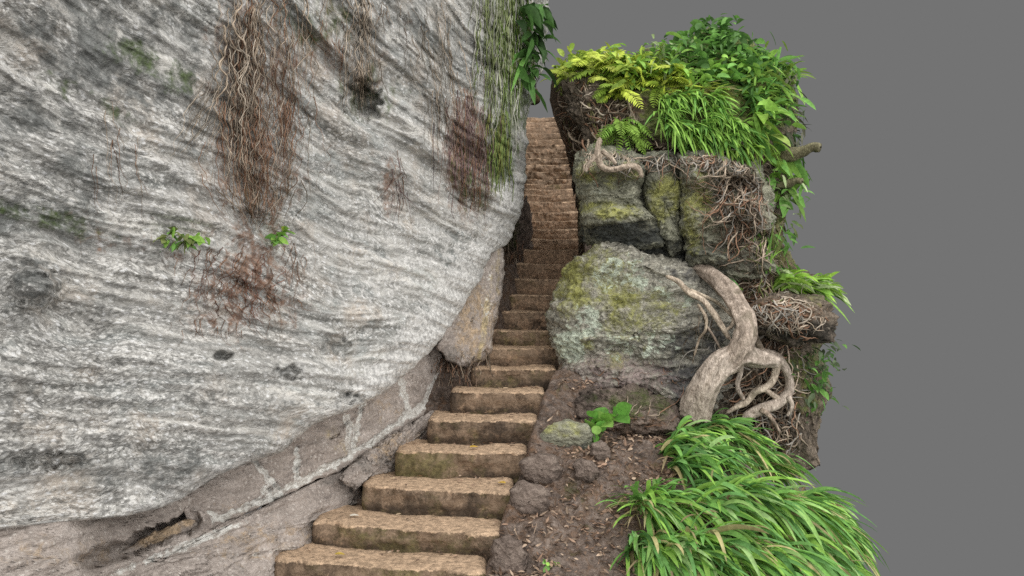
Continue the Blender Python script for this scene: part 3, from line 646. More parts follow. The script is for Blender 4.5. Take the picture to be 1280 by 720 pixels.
def make_ground():
    xs = np.linspace(-2.6, 2.35, 380); ys = np.r_[np.linspace(4.9, 9.2, 330), np.linspace(9.25, 22, 120)]
    X, Y = np.meshgrid(xs, ys)
    lim = np.interp(Y, [4.9, 7.2, 8.6, 9.0, 22], [2.15, 2.2, 2.0, 1.3, 1.2]); lo = np.interp(Y, [4.9, 8., 9, 12, 22], [-2.6, -1.8, -.9, -.1, 0.])
    u = (xs - xs[0]) / (xs[-1] - xs[0]); X = lo + (lim - lo) * u[None]
    Z = soil_h(X, Y)
    edge = np.zeros(X.shape); edge[:, 0] = edge[:, -1] = 1; edge[0] = edge[-1] = 1
    Z = np.where(edge > 0, Z - 1.2, Z)
    m = np.zeros((X.size, 4)); nn = fbm(X * 1.3, Y * 1.3, 1, 3).ravel()
    m[:, 0] = np.clip(.12 + .25 * nn, 0, 1) * (X.ravel() > .4); m[:, 1] = np.clip(.35 + .3 * nn, 0, 1); m[:, 2] = np.clip(.3 - .4 * nn, 0, 1); m[:, 3] = .2 * (X.ravel() > .2)
    o = mesh_obj('ground', np.stack([X, Y, Z], -1).reshape(-1, 3), grid_faces(*X.shape)[:, ::-1], m, M_soil)
    tag(o, 'bare brown soil slope beside the lower steps', 'ground', kind='structure')
make_ground()
# ------------------------------------------------------------------ roots and moss hanging on the cliff
def on_cliff(px, py, off): return at(px, py, cliff_z(px, py) - off)
TAN, RSTY, PALER, PURP, MOSS, GREY = (.34, .275, .21), (.22, .13, .085), (.42, .36, .29), (.15, .098, .095), (.125, .17, .05), (.26, .24, .21)
def strands(mb, x0, y0, length, sway, drift, off, rad, cols, K=22, seed=0, freq=26., sides=3):
    """strands that run down the face: start pixels x0, y0, run lengths, each in pixels"""
    r = rs(seed); N = len(x0); t = np.linspace(0, 1, K)
    ph = r.rand(N, 1) * 60; y = y0[:, None] + length[:, None] * t
    nz = pn(y / freq + 0 * ph, ph, x0[:, None] / 120.) - pn(y[:, :1] / freq, ph, x0[:, None] / 120.)
    nz2 = pn(y / (freq * .35), ph + 9, x0[:, None] / 60.) * .3
    x = x0[:, None] + sway[:, None] * (nz + nz2) + drift[:, None] * t ** 1.3
    x = np.minimum(x, edge_x(y) - 2)
    o = off[:, None] * (.35 + .65 * np.sin(np.pi * np.clip(t * .95 + .05, 0, 1)))
    P = on_cliff(x, y, o)
    R = rad[:, None] * (1 - .75 * t ** 1.5)[None]
    ci = r.randint(0, len(cols), N); c = np.array(cols)[ci] * (.6 + .8 * r.rand(N, 1))
    tubes(mb, P, R, c, sides)
def curtain(name, label, group, sets, seed=0, cat='roots'):
    mb = MB()
    for k, s in enumerate(sets):
        r = rs(seed * 31 + k); n = s['n']
        x0 = s['x'][0] + s['x'][1] * r.normal(size=n) if s.get('g', True) else s['x'][0] + s['x'][1] * (r.rand(n) * 2 - 1)
        y0 = s['y'][0] + (s['y'][1] - s['y'][0]) * r.rand(n)
        ln = s['l'][0] + (s['l'][1] - s['l'][0]) * r.rand(n)
        dr = s.get('d', 0) * np.ones(n) + s.get('pull', 0) * (s['x'][0] - x0) + s.get('dj', 8) * r.normal(size=n)
        strands(mb, x0, y0, ln, s.get('s', 8) * (.4 + r.rand(n)), dr, s['o'] * (.15 + r.rand(n)), s['r'] * (.5 + r.rand(n)), s['c'], s.get('K', 22), seed * 7 + k, s.get('f', 26.))
    tag(mb.build(name, M_root), label, cat, group, 'thing')
G1 = 'roots hanging on the cliff face'
curtain('hanging_roots', 'longest tangled curtain of brown roots hanging down the middle of the cliff face', G1, [
    dict(n=94, x=(322, 24), y=(-30, 130), l=(60, 170), o=.10, r=0.00374, c=[TAN, RSTY, TAN, PALER], pull=.1, s=12),
    dict(n=101, x=(322, 27), y=(120, 200), l=(50, 110), o=.14, r=0.00306, c=[RSTY, TAN, RSTY], pull=.25, s=11),
    dict(n=65, x=(325, 26), y=(200, 245), l=(30, 62), o=.12, r=0.00272, c=[RSTY, TAN, (.1, .07, .04)], pull=.45, s=9),
    dict(n=43, x=(300, 12), y=(10, 120), l=(60, 150), o=.08, r=0.00340, c=[TAN, PALER], s=9),
    dict(n=6, x=(318, 20), y=(-30, 60), l=(110, 200), o=.12, r=0.00748, c=[PALER, TAN], s=16, K=40),
    dict(n=50, x=(368, 12), y=(20, 150), l=(40, 110), o=.06, r=0.00258, c=[RSTY, TAN], s=8)], 1)
curtain('hanging_roots', 'thin rust-red rootlets clinging to the cliff below the longest root curtain', G1, [
    dict(n=65, x=(300, 34), y=(306, 360), l=(18, 60), o=.03, r=0.00231, c=[RSTY, (.2, .1, .07)], d=-8, s=12, f=16),
    dict(n=43, x=(318, 24), y=(350, 385), l=(12, 34), o=.03, r=0.00231, c=[RSTY, (.14, .07, .05)], d=8, s=10, f=14),
    dict(n=24, x=(285, 30), y=(395, 415), l=(10, 24), o=.02, r=0.00204, c=[RSTY], s=8),
    dict(n=17, x=(372, 10), y=(300, 340), l=(20, 60), o=.03, r=0.00204, c=[RSTY], s=7)], 2)
curtain('hanging_roots', 'fine pale root hairs sweeping left beside the longest root curtain', G1, [
    dict(n=33, x=(262, 9), y=(95, 150), l=(40, 80), o=.05, r=0.00231, c=[PALER, TAN, GREY], d=-30, s=10, K=26),
    ], 3)
curtain('hanging_roots', 'few thin reddish rootlets on the bare upper left of the cliff', G1, [
    dict(n=12, x=(140, 16), y=(90, 220), l=(40, 90), o=.02, r=0.00204, c=[TAN, RSTY], d=4, s=9)], 8)
curtain('hanging_roots', 'shorter grey-tan root clump hanging at the top of the cliff over a dark hollow', G1, [
    dict(n=43, x=(453, 8), y=(-30, 40), l=(60, 125), o=.08, r=0.00340, c=[TAN, GREY, PALER], s=9),
    dict(n=43, x=(453, 8), y=(70, 100), l=(30, 56), o=.12, r=0.00306, c=[(.17, .14, .11), TAN], s=7),
    dict(n=43, x=(455, 36), y=(-20, 30), l=(25, 70), o=.05, r=0.00272, c=[TAN, GREY, (.16, .12, .09)], s=10),
    dict(n=4, x=(455, 6), y=(-20, 10), l=(70, 130), o=.1, r=0.00612, c=[PALER, TAN], s=10, K=34),
    dict(n=22, x=(415, 20), y=(20, 60), l=(20, 60), o=.03, r=0.00238, c=[RSTY, TAN], s=8)], 4)
curtain('hanging_roots', 'purple-brown hair-like roots hanging straight down near the right edge of the cliff', G1, [
    dict(n=144, x=(588, 16), y=(110, 200), l=(40, 90), o=.06, r=0.00354, c=[PURP, RSTY, PURP, (.2, .15, .13)], s=5, dj=4),
    dict(n=65, x=(555, 22), y=(0, 120), l=(50, 110), o=.06, r=0.00340, c=[GREY, TAN, (.2, .18, .15)], d=10, s=7),
    dict(n=29, x=(600, 8), y=(190, 235), l=(20, 44), o=.05, r=0.00340, c=[RSTY, PURP], s=4, dj=3),
    dict(n=17, x=(494, 7), y=(180, 250), l=(20, 50), o=.03, r=0.00272, c=[PURP, RSTY], s=4, d=3)], 5)
curtain('hanging_moss', 'long green strands of hanging moss streaking the right edge of the cliff', None, [
    dict(n=105, x=(622, 14), y=(-40, 80), l=(60, 150), o=.07, r=.007, c=[(.17, .2, .09), (.25, .27, .17), (.32, .32, .27), (.11, .14, .05)], s=5, dj=5),
    dict(n=60, x=(648, 10), y=(-40, 90), l=(50, 110), o=.08, r=.008, c=[(.09, .14, .03), MOSS, (.24, .26, .18)], s=5, dj=4),
    dict(n=60, x=(622, 9), y=(130, 190), l=(30, 75), o=.06, r=.007, c=[(.15, .16, .05), MOSS], s=4, dj=3)], 6, 'moss')

# ------------------------------------------------------------------ small plants
def leafy(mb, base, n, spread, L, W, cols, seed=0, droop=.3, prof='ovate', lo=.1, bias=(0, 0, .5), segs=5, fold=.15):
    r = rs(seed); d = r.normal(size=(n, 3)) * np.array([1, .8, .6]) + np.array(bias); d = norm(d)
    b = np.asarray(base, float) + r.normal(size=(n, 3)) * np.asarray(spread)
    c = np.array(cols)[r.randint(0, len(cols), n)] * (.7 + .6 * r.rand(n, 1))
    s = .6 + .7 * r.rand(n)
    blades(mb, b, d, L * s, W * s, droop * (.5 + r.rand(n)), c, segs, prof, fold, None, .5, seed)
def stemmed(name, label, cat, base, stems, L, W, cols, stemcol, seed, hgt, lean=(0, 0, 1), per=5, spread=.6, droop=.25, group=None, prof='ovate'):
    """plant with thin stems that carry leaves: parts stem and foliage"""
    r = rs(seed); root = empty(name, base, label, cat, group); root['kind'] = 'thing'
    sm, lf = MB(), MB()
    base = np.asarray(base, float)
    for k in range(stems):
        d = norm(np.array(lean) + spread * r.normal(size=3) * np.array([1, .6, .5])); h = hgt * (.6 + .5 * r.rand())
        t = np.linspace(0, 1, 8)[:, None]
        P = base + d * h * t + np.array([0, 0, -.25 * h]) * t ** 2 + .04 * h * np.sin(t * 5 + k)
        tubes(sm, P[None], (np.linspace(1, .5, 8) * max(.004, hgt * .012))[None], np.array(stemcol), 5)
        idx = r.randint(3, 8, per); dd = norm(d * .6 + r.normal(size=(per, 3)) * .8 + np.array([0, -.25, .1]))
        s = .65 + .6 * r.rand(per); c = np.array(cols)[r.randint(0, len(cols), per)] * (.75 + .5 * r.rand(per, 1))
        blades(lf, P[idx], dd, L * s, W * s, droop * (.6 + r.rand(per)), c, 6, prof, .12, (0, -.5, .8), .5, seed + k)
    sm.build('stem', M_leaf, root); lf.build('foliage', M_leaf, root)
    return root
def tuft(name, label, cat, bases, dirs, n, L, W, droop, cols, seed, group=None, jit=.3, bj=.05, segs=6, mat=None, thatch=.0):
    r = rs(seed); bases = np.asarray(bases, float); i = r.randint(0, len(bases), n)
    b = bases[i] + r.normal(size=(n, 3)) * bj * np.array([1, 1, .5]); dirs = np.asarray(dirs, float); d = norm(dirs[i % len(dirs)] if len(dirs) == len(bases) else np.broadcast_to(dirs[0], (n, 3))) + r.normal(size=(n, 3)) * jit
    s = .4 + .75 * r.rand(n); c = np.array(cols)[r.randint(0, len(cols), n)] * (.7 + .55 * r.rand(n, 1))
    mb = MB(); blades(mb, b, d, L * s, W * (.6 + .6 * r.rand(n)), droop * (.5 + .9 * r.rand(n)), c, segs, 'strap', .22, None, .45, seed)
    if thatch:
        q = int(n * thatch); b2 = bases[r.randint(0, len(bases), q)] + r.normal(size=(q, 3)) * bj * np.array([1.6, 1.6, .3]) - np.array([0, 0, .02])
        blades(mb, b2, norm(np.array([.5, -.5, .15]) + .7 * r.normal(size=(q, 3))), L * (.3 + .5 * r.rand(q)), W * .45, .5, np.array([(.36, .29, .17), (.24, .17, .1), (.42, .38, .2)])[r.randint(0, 3, q)], 5, 'strap', .2, None, .6, seed + 1)
    o = mb.build(name, mat or M_leaf, base=bases.mean(0) - np.array([0, 0, .05])); return tag(o, label, cat, group, 'thing')
def fern(name, label, base, n, L, cols, seed, lean=(0, -.4, .7), spread=.8, pin=.3, group=None, droop=.6, np_=16):
    r = rs(seed); root = MB(); base = np.asarray(base, float)
    for k in range(n):
        d = norm(np.array(lean) + spread * r.normal(size=3) * np.array([1, .6, .45])); l = L * (.6 + .6 * r.rand())
        b = base + r.normal(size=3) * L * .16
        t = np.linspace(0, 1, np_); P = b + d * l * t[:, None]; P[:, 2] -= droop * l * t ** 2 * (.5 + r.rand())
        c = np.array(cols[r.randint(0, len(cols))]) * (.75 + .5 * r.rand())
        tubes(root, P[None], np.linspace(.006, .002, np_)[None], c * .8, 4)
        tan = norm(np.gradient(P, axis=0)); up = norm(np.array([0, -.5, 1.]) + .4 * r.normal(size=3)); side = norm(np.cross(tan, up))
        w = np.sin(np.pi * np.clip(t * .9 + .08, 0, 1)) ** .7 * l * pin
        for sg in (-1, 1):
            dd = norm(side * sg + tan * .45 + .08 * r.normal(size=tan.shape))
            blades(root, P[1:], dd[1:], w[1:], np.maximum(w[1:] * .3, .012), .25, np.broadcast_to(c, (np_ - 1, 3)) * (.85 + .3 * r.rand(np_ - 1, 1)), 3, 'ovate', .1, up, .1, seed + k)
    return tag(root.build(name, M_leaf, base=base), label, 'fern', group, 'thing')

LG, MG, DG, YG, PG = (.27, .48, .09), (.16, .34, .075), (.08, .18, .045), (.52, .62, .09), (.38, .47, .24)
mb = MB(); r_ = rs(3)
for k, (x, y) in enumerate([(218, 292), (228, 298), (240, 296), (250, 300), (235, 301), (212, 297)]): leafy(mb, on_cliff(x, y, .05), 8, .018, .065, .035, [LG, MG, (.2, .24, .08)], 40 + k, .5, bias=(.1, -.6, .2))
tag(mb.build('cliff_plant', M_leaf), 'small trailing green plant growing flat on the cliff, left of the longest root curtain', 'plant', None, 'thing')
mb = MB()
for k, (x, y) in enumerate([(345, 300), (352, 294), (340, 301)]): leafy(mb, on_cliff(x, y, .1), 7, .015, .07, .04, [LG, MG], 50 + k, .3, bias=(.1, -.6, .2))
blades(mb, np.array([on_cliff(354, 290, .12)] * 5), [(.5, -.6, .5), (.7, -.5, .2), (.4, -.6, .7), (.8, -.4, .05), (.2, -.6, .6)], np.array([.12, .13, .1, .1, .08]), .03, .35, np.array([LG, (.26, .4, .06), LG, MG, YG]), 6, 'strap', .2, None, .3, 4)
tag(mb.build('cliff_plant', M_leaf), 'small upright green plant at the bottom tip of the longest root curtain', 'plant', None, 'thing')

# foliage over the top right edge of the cliff
mb = MB()
for k, (x, y) in enumerate([(664, 8), (670, 30), (672, 50), (668, 62), (660, 78), (666, 92), (655, 20), (675, 5)]):
    leafy(mb, on_cliff(x - 6, y, .12), 11, .07, .17, .085, [DG, (.025, .06, .015), (.05, .11, .03), DG], 60 + k, .7, bias=(.35, -.3, -.1))
tag(mb.build('overhanging_foliage', M_leaf), 'dark green leaves overhanging the top right edge of the cliff', 'foliage', None, 'thing')
tuft('strap_leaf_plant', 'pale striped strap leaves drooping from the right edge of the cliff under dark foliage', 'plant', [on_cliff(664, 72, .15), on_cliff(662, 80, .12)], [(-.75, -.5, .25)], 26, .42, .05, .9, [(.12, .28, .06), (.3, .38, .2), MG], 70, None, .35, .04)
mb = MB(); limb(mb, [at(658, 100, 12.2), at(664, 112, 12.0), at(667, 122, 11.9), at(664, 131, 11.9)], [.03, .05, .07, .03], 24, 10, (.13, .09, .05), .25)
tag(mb.build('root_stub', M_bark), 'small brown root stub at the cliff edge just above the top of the stairs', 'root', None, 'thing')

# ------------------------------------------------------------------ right side surfaces
ROCKS = [boulder, ledgeA, ledgeB, ledgeC, rbank, nose, mound, sidewall, foot]
def surf(px, py, rocks=None):
    px, py = np.broadcast_arrays(np.asarray(px, float), np.asarray(py, float)); z = np.full(px.shape, 1e9)
    for q in rocks or ROCKS:
        a = np.arctan2(py - q.c[1], px - q.c[0]); rr = np.interp(a, q.a, q.rad, period=2 * np.pi)
        ins = np.hypot(px - q.c[0], py - q.c[1]) < rr
        z = np.where(ins, np.minimum(z, q.z(px, py)), z)
    return np.where(z > 1e8, 8.9, z)
def onr(px, py, off=.03, rocks=None): return at(px, py, surf(px, py, rocks) - off)

def tangle(name, label, areas, group=None, seed=0, cat='roots'):
    """areas: (n, cx, cy, rx, ry, length px, heading deg, spread deg, radius m, colours, offset)"""
    mb = MB(); r = rs(seed)
    for (n, cx, cy, rx, ry, ln, hd, sp, rad, cols, off) in areas:
        K = 16; a = r.rand(n) * 2 * np.pi; q = np.sqrt(r.rand(n)); x = cx + rx * q * np.cos(a); y = cy + ry * q * np.sin(a)
        h = np.radians(hd + sp * r.normal(size=n)); L = ln * (.4 + .9 * r.rand(n)) / K
        X, Y = [x], [y]
        for k in range(K - 1):
            h = h + .32 * r.normal(size=n); x = x + L * np.cos(h); y = y + L * np.sin(h); X.append(x); Y.append(y)
        X, Y = np.array(X).T, np.array(Y).T
        ok = (surf(X, Y) == 8.9).sum(1) < 1; X, Y = X[ok], Y[ok]; n = len(X)
        t = np.linspace(0, 1, K)
        Z = surf(X, Y); Zs = Z.copy()
        for _ in range(3): Zs[:, 1:-1] = (Zs[:, :-2] + Zs[:, 1:-1] + Zs[:, 2:]) / 3
        Z0 = np.median(Zs, 1)[:, None]; Zs = np.clip(Zs, Z0 - .35, Z0 + .35)
        P = at(X, Y, Zs - off * (.1 + r.rand(n, 1)) * (.5 + np.sin(np.pi * t)))
        R = rad * (.45 + 1.1 * r.rand(n, 1)) * (1 - .6 * t)
        c = np.array(cols)[r.randint(0, len(cols), n)] * (.6 + .8 * r.rand(n, 1))
        tubes(mb, P, R, c, 4)
    return tag(mb.build(name, M_root), label, cat, group, 'thing')
G2 = 'root mats on the right bank'
DK = (.09, .07, .05)
tangle('root_mat', 'matted brown-grey rootlets fringing the top of the outcrop under the grass', [(330, 855, 192, 105, 13, 34, 70, 60, .007, [GREY, TAN, RSTY, DK], .12), (140, 770, 184, 36, 14, 30, 80, 60, .007, [GREY, TAN, PALER], .1),
        (120, 925, 205, 34, 22, 50, 85, 35, .008, [GREY, TAN, DK], .14)], G2, 81)
tangle('root_mat', 'brown roots draped down the right side of the outcrop above the big twisted root', [(200, 930, 250, 34, 40, 60, 88, 30, .007, [GREY, TAN, DK, RSTY], .12), (110, 955, 320, 24, 40, 50, 90, 40, .007, [DK, TAN, (.12, .13, .05)], .12)], G2, 82)
tangle('root_mat', 'tangled rootlets wrapping the jutting stump at the right edge', [(210, 985, 390, 46, 22, 46, 20, 70, .007, [GREY, TAN, RSTY, PALER], .06), (90, 940, 370, 26, 24, 40, 60, 60, .007, [RSTY, TAN, GREY], .1)], G2, 83)
tangle('root_mat', 'dark tangle of roots and vines under the jutting stump', [(200, 965, 470, 44, 60, 60, 80, 55, .008, [DK, TAN, GREY, RSTY], .12), (120, 985, 540, 32, 34, 46, 85, 50, .008, [DK, GREY, TAN], .12)], G2, 84)
tangle('root_mat', 'brown roots streaming down the earth wall beside the upper stairs', [(170, 720, 140, 26, 50, 60, 100, 22, .011, [TAN, RSTY, DK, (.2, .19, .09)], .1), (110, 765, 130, 34, 24, 50, 130, 25, .009, [TAN, PALER, RSTY, DK], .1)], G2, 85)
tangle('root_mat', 'thin dark roots hanging over the right half of the big boulder', [(40, 880, 420, 22, 40, 60, 88, 22, .0055, [DK, GREY, TAN], .04), (22, 800, 470, 70, 20, 30, 40, 60, .004, [RSTY, DK], .02)], G2, 86)
tangle('root_mat', 'short roots and debris along the foot of the big boulder', [(80, 800, 530, 60, 14, 44, 10, 40, .006, [TAN, RSTY, DK], .06)], G2, 87)

# the big twisted root, part by part
tr = empty('tree_root', onr(872, 505, .1), 'thick twisted grey-brown tree root looping over the right of the big boulder', 'tree root'); tr['kind'] = 'thing'
def rootpart(name, pts, rpx, off, col, n=70, sides=14, seed=0, rough=.18, z=None):
    mb = MB(); P = []
    if z is not None:
        limb(mb, [at(p[0], p[1], q) for p, q in zip(pts, z)], [r * 8. / F for r in rpx], n, sides, col, rough, seed); return mb.build(name, M_bark, tr)
    zz = surf([p[0] for p in pts], [p[1] for p in pts], [boulder, rbank])
    zz = np.minimum(zz, np.median(zz) + .12); zz = np.maximum(zz, np.median(zz) - .2)
    for p, q in zip(pts, zz): P.append(at(p[0], p[1], q - off))
    limb(mb, P, [r * 8.2 / F for r in rpx], n, sides, col, rough, seed); return mb.build(name, M_bark, tr)
BK = (.39, .335, .285)
rootpart('main_root', [(862, 328), (880, 338), (902, 356), (918, 376), (930, 398), (932, 420), (922, 440), (905, 460)], [6, 8, 9.5, 9.5, 10, 10.5, 11, 11], 0, (.36, .30, .25), 150, 30, 1, .26, [8.55, 8.4, 8.15, 7.95, 7.8, 7.74, 7.76, 7.82])
rootpart('main_root', [(972, 452), (950, 449), (928, 444), (906, 452), (889, 470), (877, 492), (868, 520)], [6, 8.5, 10.5, 13, 13.5, 14, 15], .2, BK, 150, 32, 2, .26, [7.9, 7.86, 7.82, 7.8, 7.8, 7.82, 7.9])
for k, (pts, rp, c) in enumerate([
    ([(940, 432), (954, 440), (970, 447), (984, 466), (986, 488), (974, 503), (950, 512), (928, 524)], [5, 5, 6, 5, 5.5, 6, 6.5, 5], BK),
    ([(972, 452), (968, 470), (960, 482), (944, 490), (934, 502), (922, 508), (908, 516)], [5, 4, 4, 4, 3.5, 3, 2], (.42, .36, .29)),
    ([(928, 446), (925, 466), (922, 484), (930, 500)], [4, 3, 3, 2], BK), ([(955, 486), (966, 494), (976, 500)], [3, 3, 3], (.45, .38, .31)),
    ([(832, 345), (848, 352), (862, 366), (880, 376), (892, 392), (904, 410), (912, 424)], [2, 3, 3.4, 3, 3.6, 3, 2.4], (.46, .39, .31)),
    ([(862, 362), (880, 370), (896, 378), (908, 388), (916, 396)], [2, 2, 2, 2, 1.5], (.42, .36, .28)), ([(918, 398), (914, 408), (905, 414)], [2.4, 2, 1.2], (.45, .38, .3)),
    ([(872, 380), (882, 396), (882, 412), (874, 424), (868, 445)], [1.6, 1.8, 1.5, 1.3, 1], (.36, .3, .23)), ([(884, 408), (894, 424), (902, 440), (905, 450)], [1.3, 1.3, 1.2, 1], (.33, .27, .22)),
    ([(935, 395), (944, 420), (952, 436), (960, 446)], [3, 3.5, 3, 3], (.3, .25, .2)), ([(985, 495), (990, 508), (984, 520)], [3, 2.5, 1.5], BK), ([(950, 512), (962, 520), (975, 540)], [3, 2.5, 1.5], (.3, .24, .19))]):
    rootpart('side_root', pts, rp, .26 if k > 3 else .2, c, 40, 9, 10 + k, .14)
tp = empty('exposed_root', onr(752, 205, .05), 'pale bent root lying across the top of the outcrop below the ferns', 'root'); tp['kind'] = 'thing'
for k, (pts, rp) in enumerate([([(750, 172), (747, 190), (752, 208), (766, 212), (784, 208), (797, 210), (803, 222)], [2.6, 3.4, 3.4, 3, 3, 3, 2]), ([(752, 188), (762, 196), (770, 205)], [2.5, 2.5, 2]), ([(745, 195), (736, 205), (732, 215)], [2.6, 2, 1.2])]):
    mb = MB(); limb(mb, [at(x, y, 8.12) for x, y in pts], [q * 8.3 / F for q in rp], 44, 12, (.36, .3, .24), .2, 30 + k); mb.build('root_limb', M_bark, tp)
for pts, rp, lab in [([(975, 196), (992, 193), (1005, 189), (1016, 184), (1026, 184)], [5, 6, 5, 5, 4.5], 'thicker broken branch stub poking out to the right below the mound top'), ([(970, 232), (985, 230), (995, 226), (1003, 227)], [3, 4, 3.5, 3], 'shorter twig stub poking out to the right, lower than the broken branch')]:
    mb = MB(); limb(mb, [at(x, y, 8.75 - .05 * k) for k, (x, y) in enumerate(pts)], [q * 8.7 / F for q in rp], 34, 9, (.16, .15, .09), .3, len(pts))
    tag(mb.build('branch_stub', M_bark), lab, 'branch', None, 'thing')

# ------------------------------------------------------------------ plants on the top
fs = [(728, 92, 10, 26, 'yellow-green fern at the top left corner of the outcrop, nearest the stairs'), (760, 88, 12, 34, 'tallest yellow-green fern on top, beside the corner fern'), (795, 98, 12, 30, 'bright yellow-green fern in the middle of the top row'),
      (830, 100, 12, 30, 'yellow-green fern at the right end of the fern row, under the pale shrub'), (770, 116, 8, 22, 'low yellow fern drooping over the brown roots on top')]
for k, (x, y, n, l, lab) in enumerate(fs):
    fern('fern', lab, onr(x, y, .12, [mound, sidewall]), n + 16, l * 8.9 / F * 1.35, [YG, (.4, .46, .08), (.24, .36, .05)], 90 + k, group='ferns on top of the outcrop', pin=.34)
fern('fern', 'small bright green fern tuft in front of the root fringe, above the pale bent root', onr(778, 160, .1, [mound, sidewall]), 26, .26, [LG, (.22, .36, .06)], 97, lean=(0, -.7, .3), droop=.7, group='ferns on top of the outcrop')
def shrub(label, spots, n, L, W, cols, seed, group='shrubs on the mound', bias=(0, -.5, .4), rocks=None, spread=.1, z=None, name='shrub', prof='ovate', droop=.4, cat='shrub', off=.06):
    mb = MB()
    for k, (x, y) in enumerate(spots): leafy(mb, onr(x, y, off, rocks or [mound]) if z is None else at(x, y, z), n, spread, L, W, cols, seed + k, droop, prof, bias=bias)
    return tag(mb.build(name, M_leaf), label, cat, group, 'thing')
shrub('yellow-green leafy plant at the top left corner of the outcrop under the corner fern', [(712, 93), (718, 88), (724, 92), (732, 86), (738, 90), (730, 97), (745, 84), (752, 88)], 60, .15, .055, [YG, (.42, .55, .1), (.3, .44, .08)], 105, z=10.2, spread=.09, name='leafy_plant', cat='plant', group=None)
shrub('spreading yellow-green leafy plant between the ferns and the wide grass tuft', [(780, 84), (795, 90), (810, 96), (825, 102), (840, 108), (800, 104), (785, 100), (770, 92)], 55, .15, .05, [YG, (.42, .55, .1), LG], 106, spread=.09, name='leafy_plant', cat='plant', group=None)
shrub('dark leafy shrub forming the pointed top of the mound', [(880, 54), (892, 47), (903, 52), (870, 62), (915, 62), (890, 68), (850, 72), (905, 78), (928, 72), (895, 58), (840, 66), (940, 80), (872, 76)], 60, .15, .055, [DG, MG, (.1, .2, .06), MG], 110)
shrub('grey-green shrub with narrow leaves on the left slope of the mound', [(810, 80), (830, 76), (848, 78), (835, 90), (855, 92), (862, 78), (800, 90), (820, 92)], 60, .17, .03, [PG, LG, (.2, .27, .11), MG], 120, prof='strap')
shrub('shrub with rounded mid-green leaves in the middle of the mound', [(870, 88), (890, 92), (912, 96), (880, 104), (900, 108), (925, 100), (855, 100), (935, 92)], 60, .14, .07, [MG, LG, LG, DG], 130)
shrub('long-leaved green shrub on the right slope of the mound', [(938, 78), (955, 88), (968, 100), (945, 100), (960, 114), (935, 115), (975, 96), (950, 130), (965, 130), (945, 145)], 56, .2, .04, [MG, LG, DG, (.2, .3, .06)], 140, prof='strap', bias=(.2, -.5, .2))
shrub('withered grey-green creeper hanging down the right edge of the mound', [(972, 112), (980, 125), (975, 145), (984, 150), (978, 170), (984, 185), (970, 130)], 34, .12, .028, [(.09, .1, .06), (.15, .15, .1), DG, (.06, .08, .04)], 150, bias=(.1, -.3, -.6), name='creeper')
shrub('broad-leaved plant with large shiny leaves at the right end of the grass', [(935, 150), (950, 160), (962, 165), (940, 175), (955, 185), (930, 190)], 9, .24, .10, [LG, (.2, .34, .05), MG, (.3, .4, .1)], 160, group='broad-leaved plants on the right edge', bias=(.2, -.6, -.1), name='broadleaf_plant', cat='plant', rocks=[mound, rbank], droop=.6)
shrub('broad-leaved plant hanging below the broken branch stub', [(960, 205), (972, 215), (980, 205), (968, 228), (978, 235)], 9, .2, .085, [LG, (.16, .3, .05), MG], 170, group='broad-leaved plants on the right edge', bias=(.1, -.5, -.5), name='broadleaf_plant', cat='plant', rocks=[mound, rbank], droop=.6)
shrub('pale green small-leaved creeper on the edge beside the shorter twig stub', [(978, 238), (985, 245), (975, 255), (968, 262), (980, 230)], 22, .09, .04, [PG, (.16, .24, .09), MG], 180, group='creepers on the right edge', bias=(.3, -.4, -.2), name='creeper', cat='creeper', rocks=[rbank, mound])
shrub('dark ivy-like creeper hanging on the right side of the outcrop', [(952, 270), (962, 285), (970, 300), (958, 310), (975, 285), (965, 325), (948, 300)], 20, .11, .035, [DG, MG, (.1, .13, .04)], 190, group='creepers on the right edge', bias=(.1, -.4, -.6), name='creeper', cat='creeper', rocks=[rbank])
shrub('grey-green creeper covering the bank below the jutting stump', [(1008, 445), (1020, 455), (1028, 470), (1015, 480), (1022, 495), (1005, 500), (1028, 448), (1036, 432), (1000, 465)], 22, .085, .04, [(.11, .15, .08), (.15, .2, .11), MG, DG], 200, group='creepers on the right edge', bias=(.1, -.4, -.3), name='creeper', cat='creeper', rocks=[rbank])
tuft('grass_tuft', 'widest bright green grass tuft on top of the outcrop', 'grass tuft', [onr(x, y, .12, [mound]) for x, y in [(835, 125), (850, 122), (875, 122), (895, 126), (832, 140), (890, 142), (905, 150), (880, 158), (840, 155), (920, 160), (865, 162), (905, 170)]], [(0.15, -.6, -.05)], 620, .28, .024, .5, [LG, (.3, .5, .1), (.26, .46, .09), MG], 210, 'grass tufts on the outcrop', .38, .05)
tuft('grass_tuft', 'lower grass tuft with long leaf blades spilling over the root fringe', 'grass tuft', [onr(x, y, .12, [mound, rbank]) for x, y in [(850, 168), (870, 175), (900, 180), (925, 185), (945, 175)]], [(0.15, -.6, -.2)], 190, .24, .026, .7, [LG, MG, (.22, .34, .06)], 211, 'grass tufts on the outcrop', .38, .05)
tuft('grass_tuft', 'dry straw-coloured grass lying across the mound between ferns and grass', 'grass tuft', [onr(x, y, .1, [mound]) for x, y in [(850, 112), (870, 114), (890, 112), (830, 118)]], [(0.8, -.4, .02)], 90, .3, .016, .15, [(.36, .32, .16), (.3, .3, .12), YG], 212, 'grass tufts on the outcrop', .3, .04)
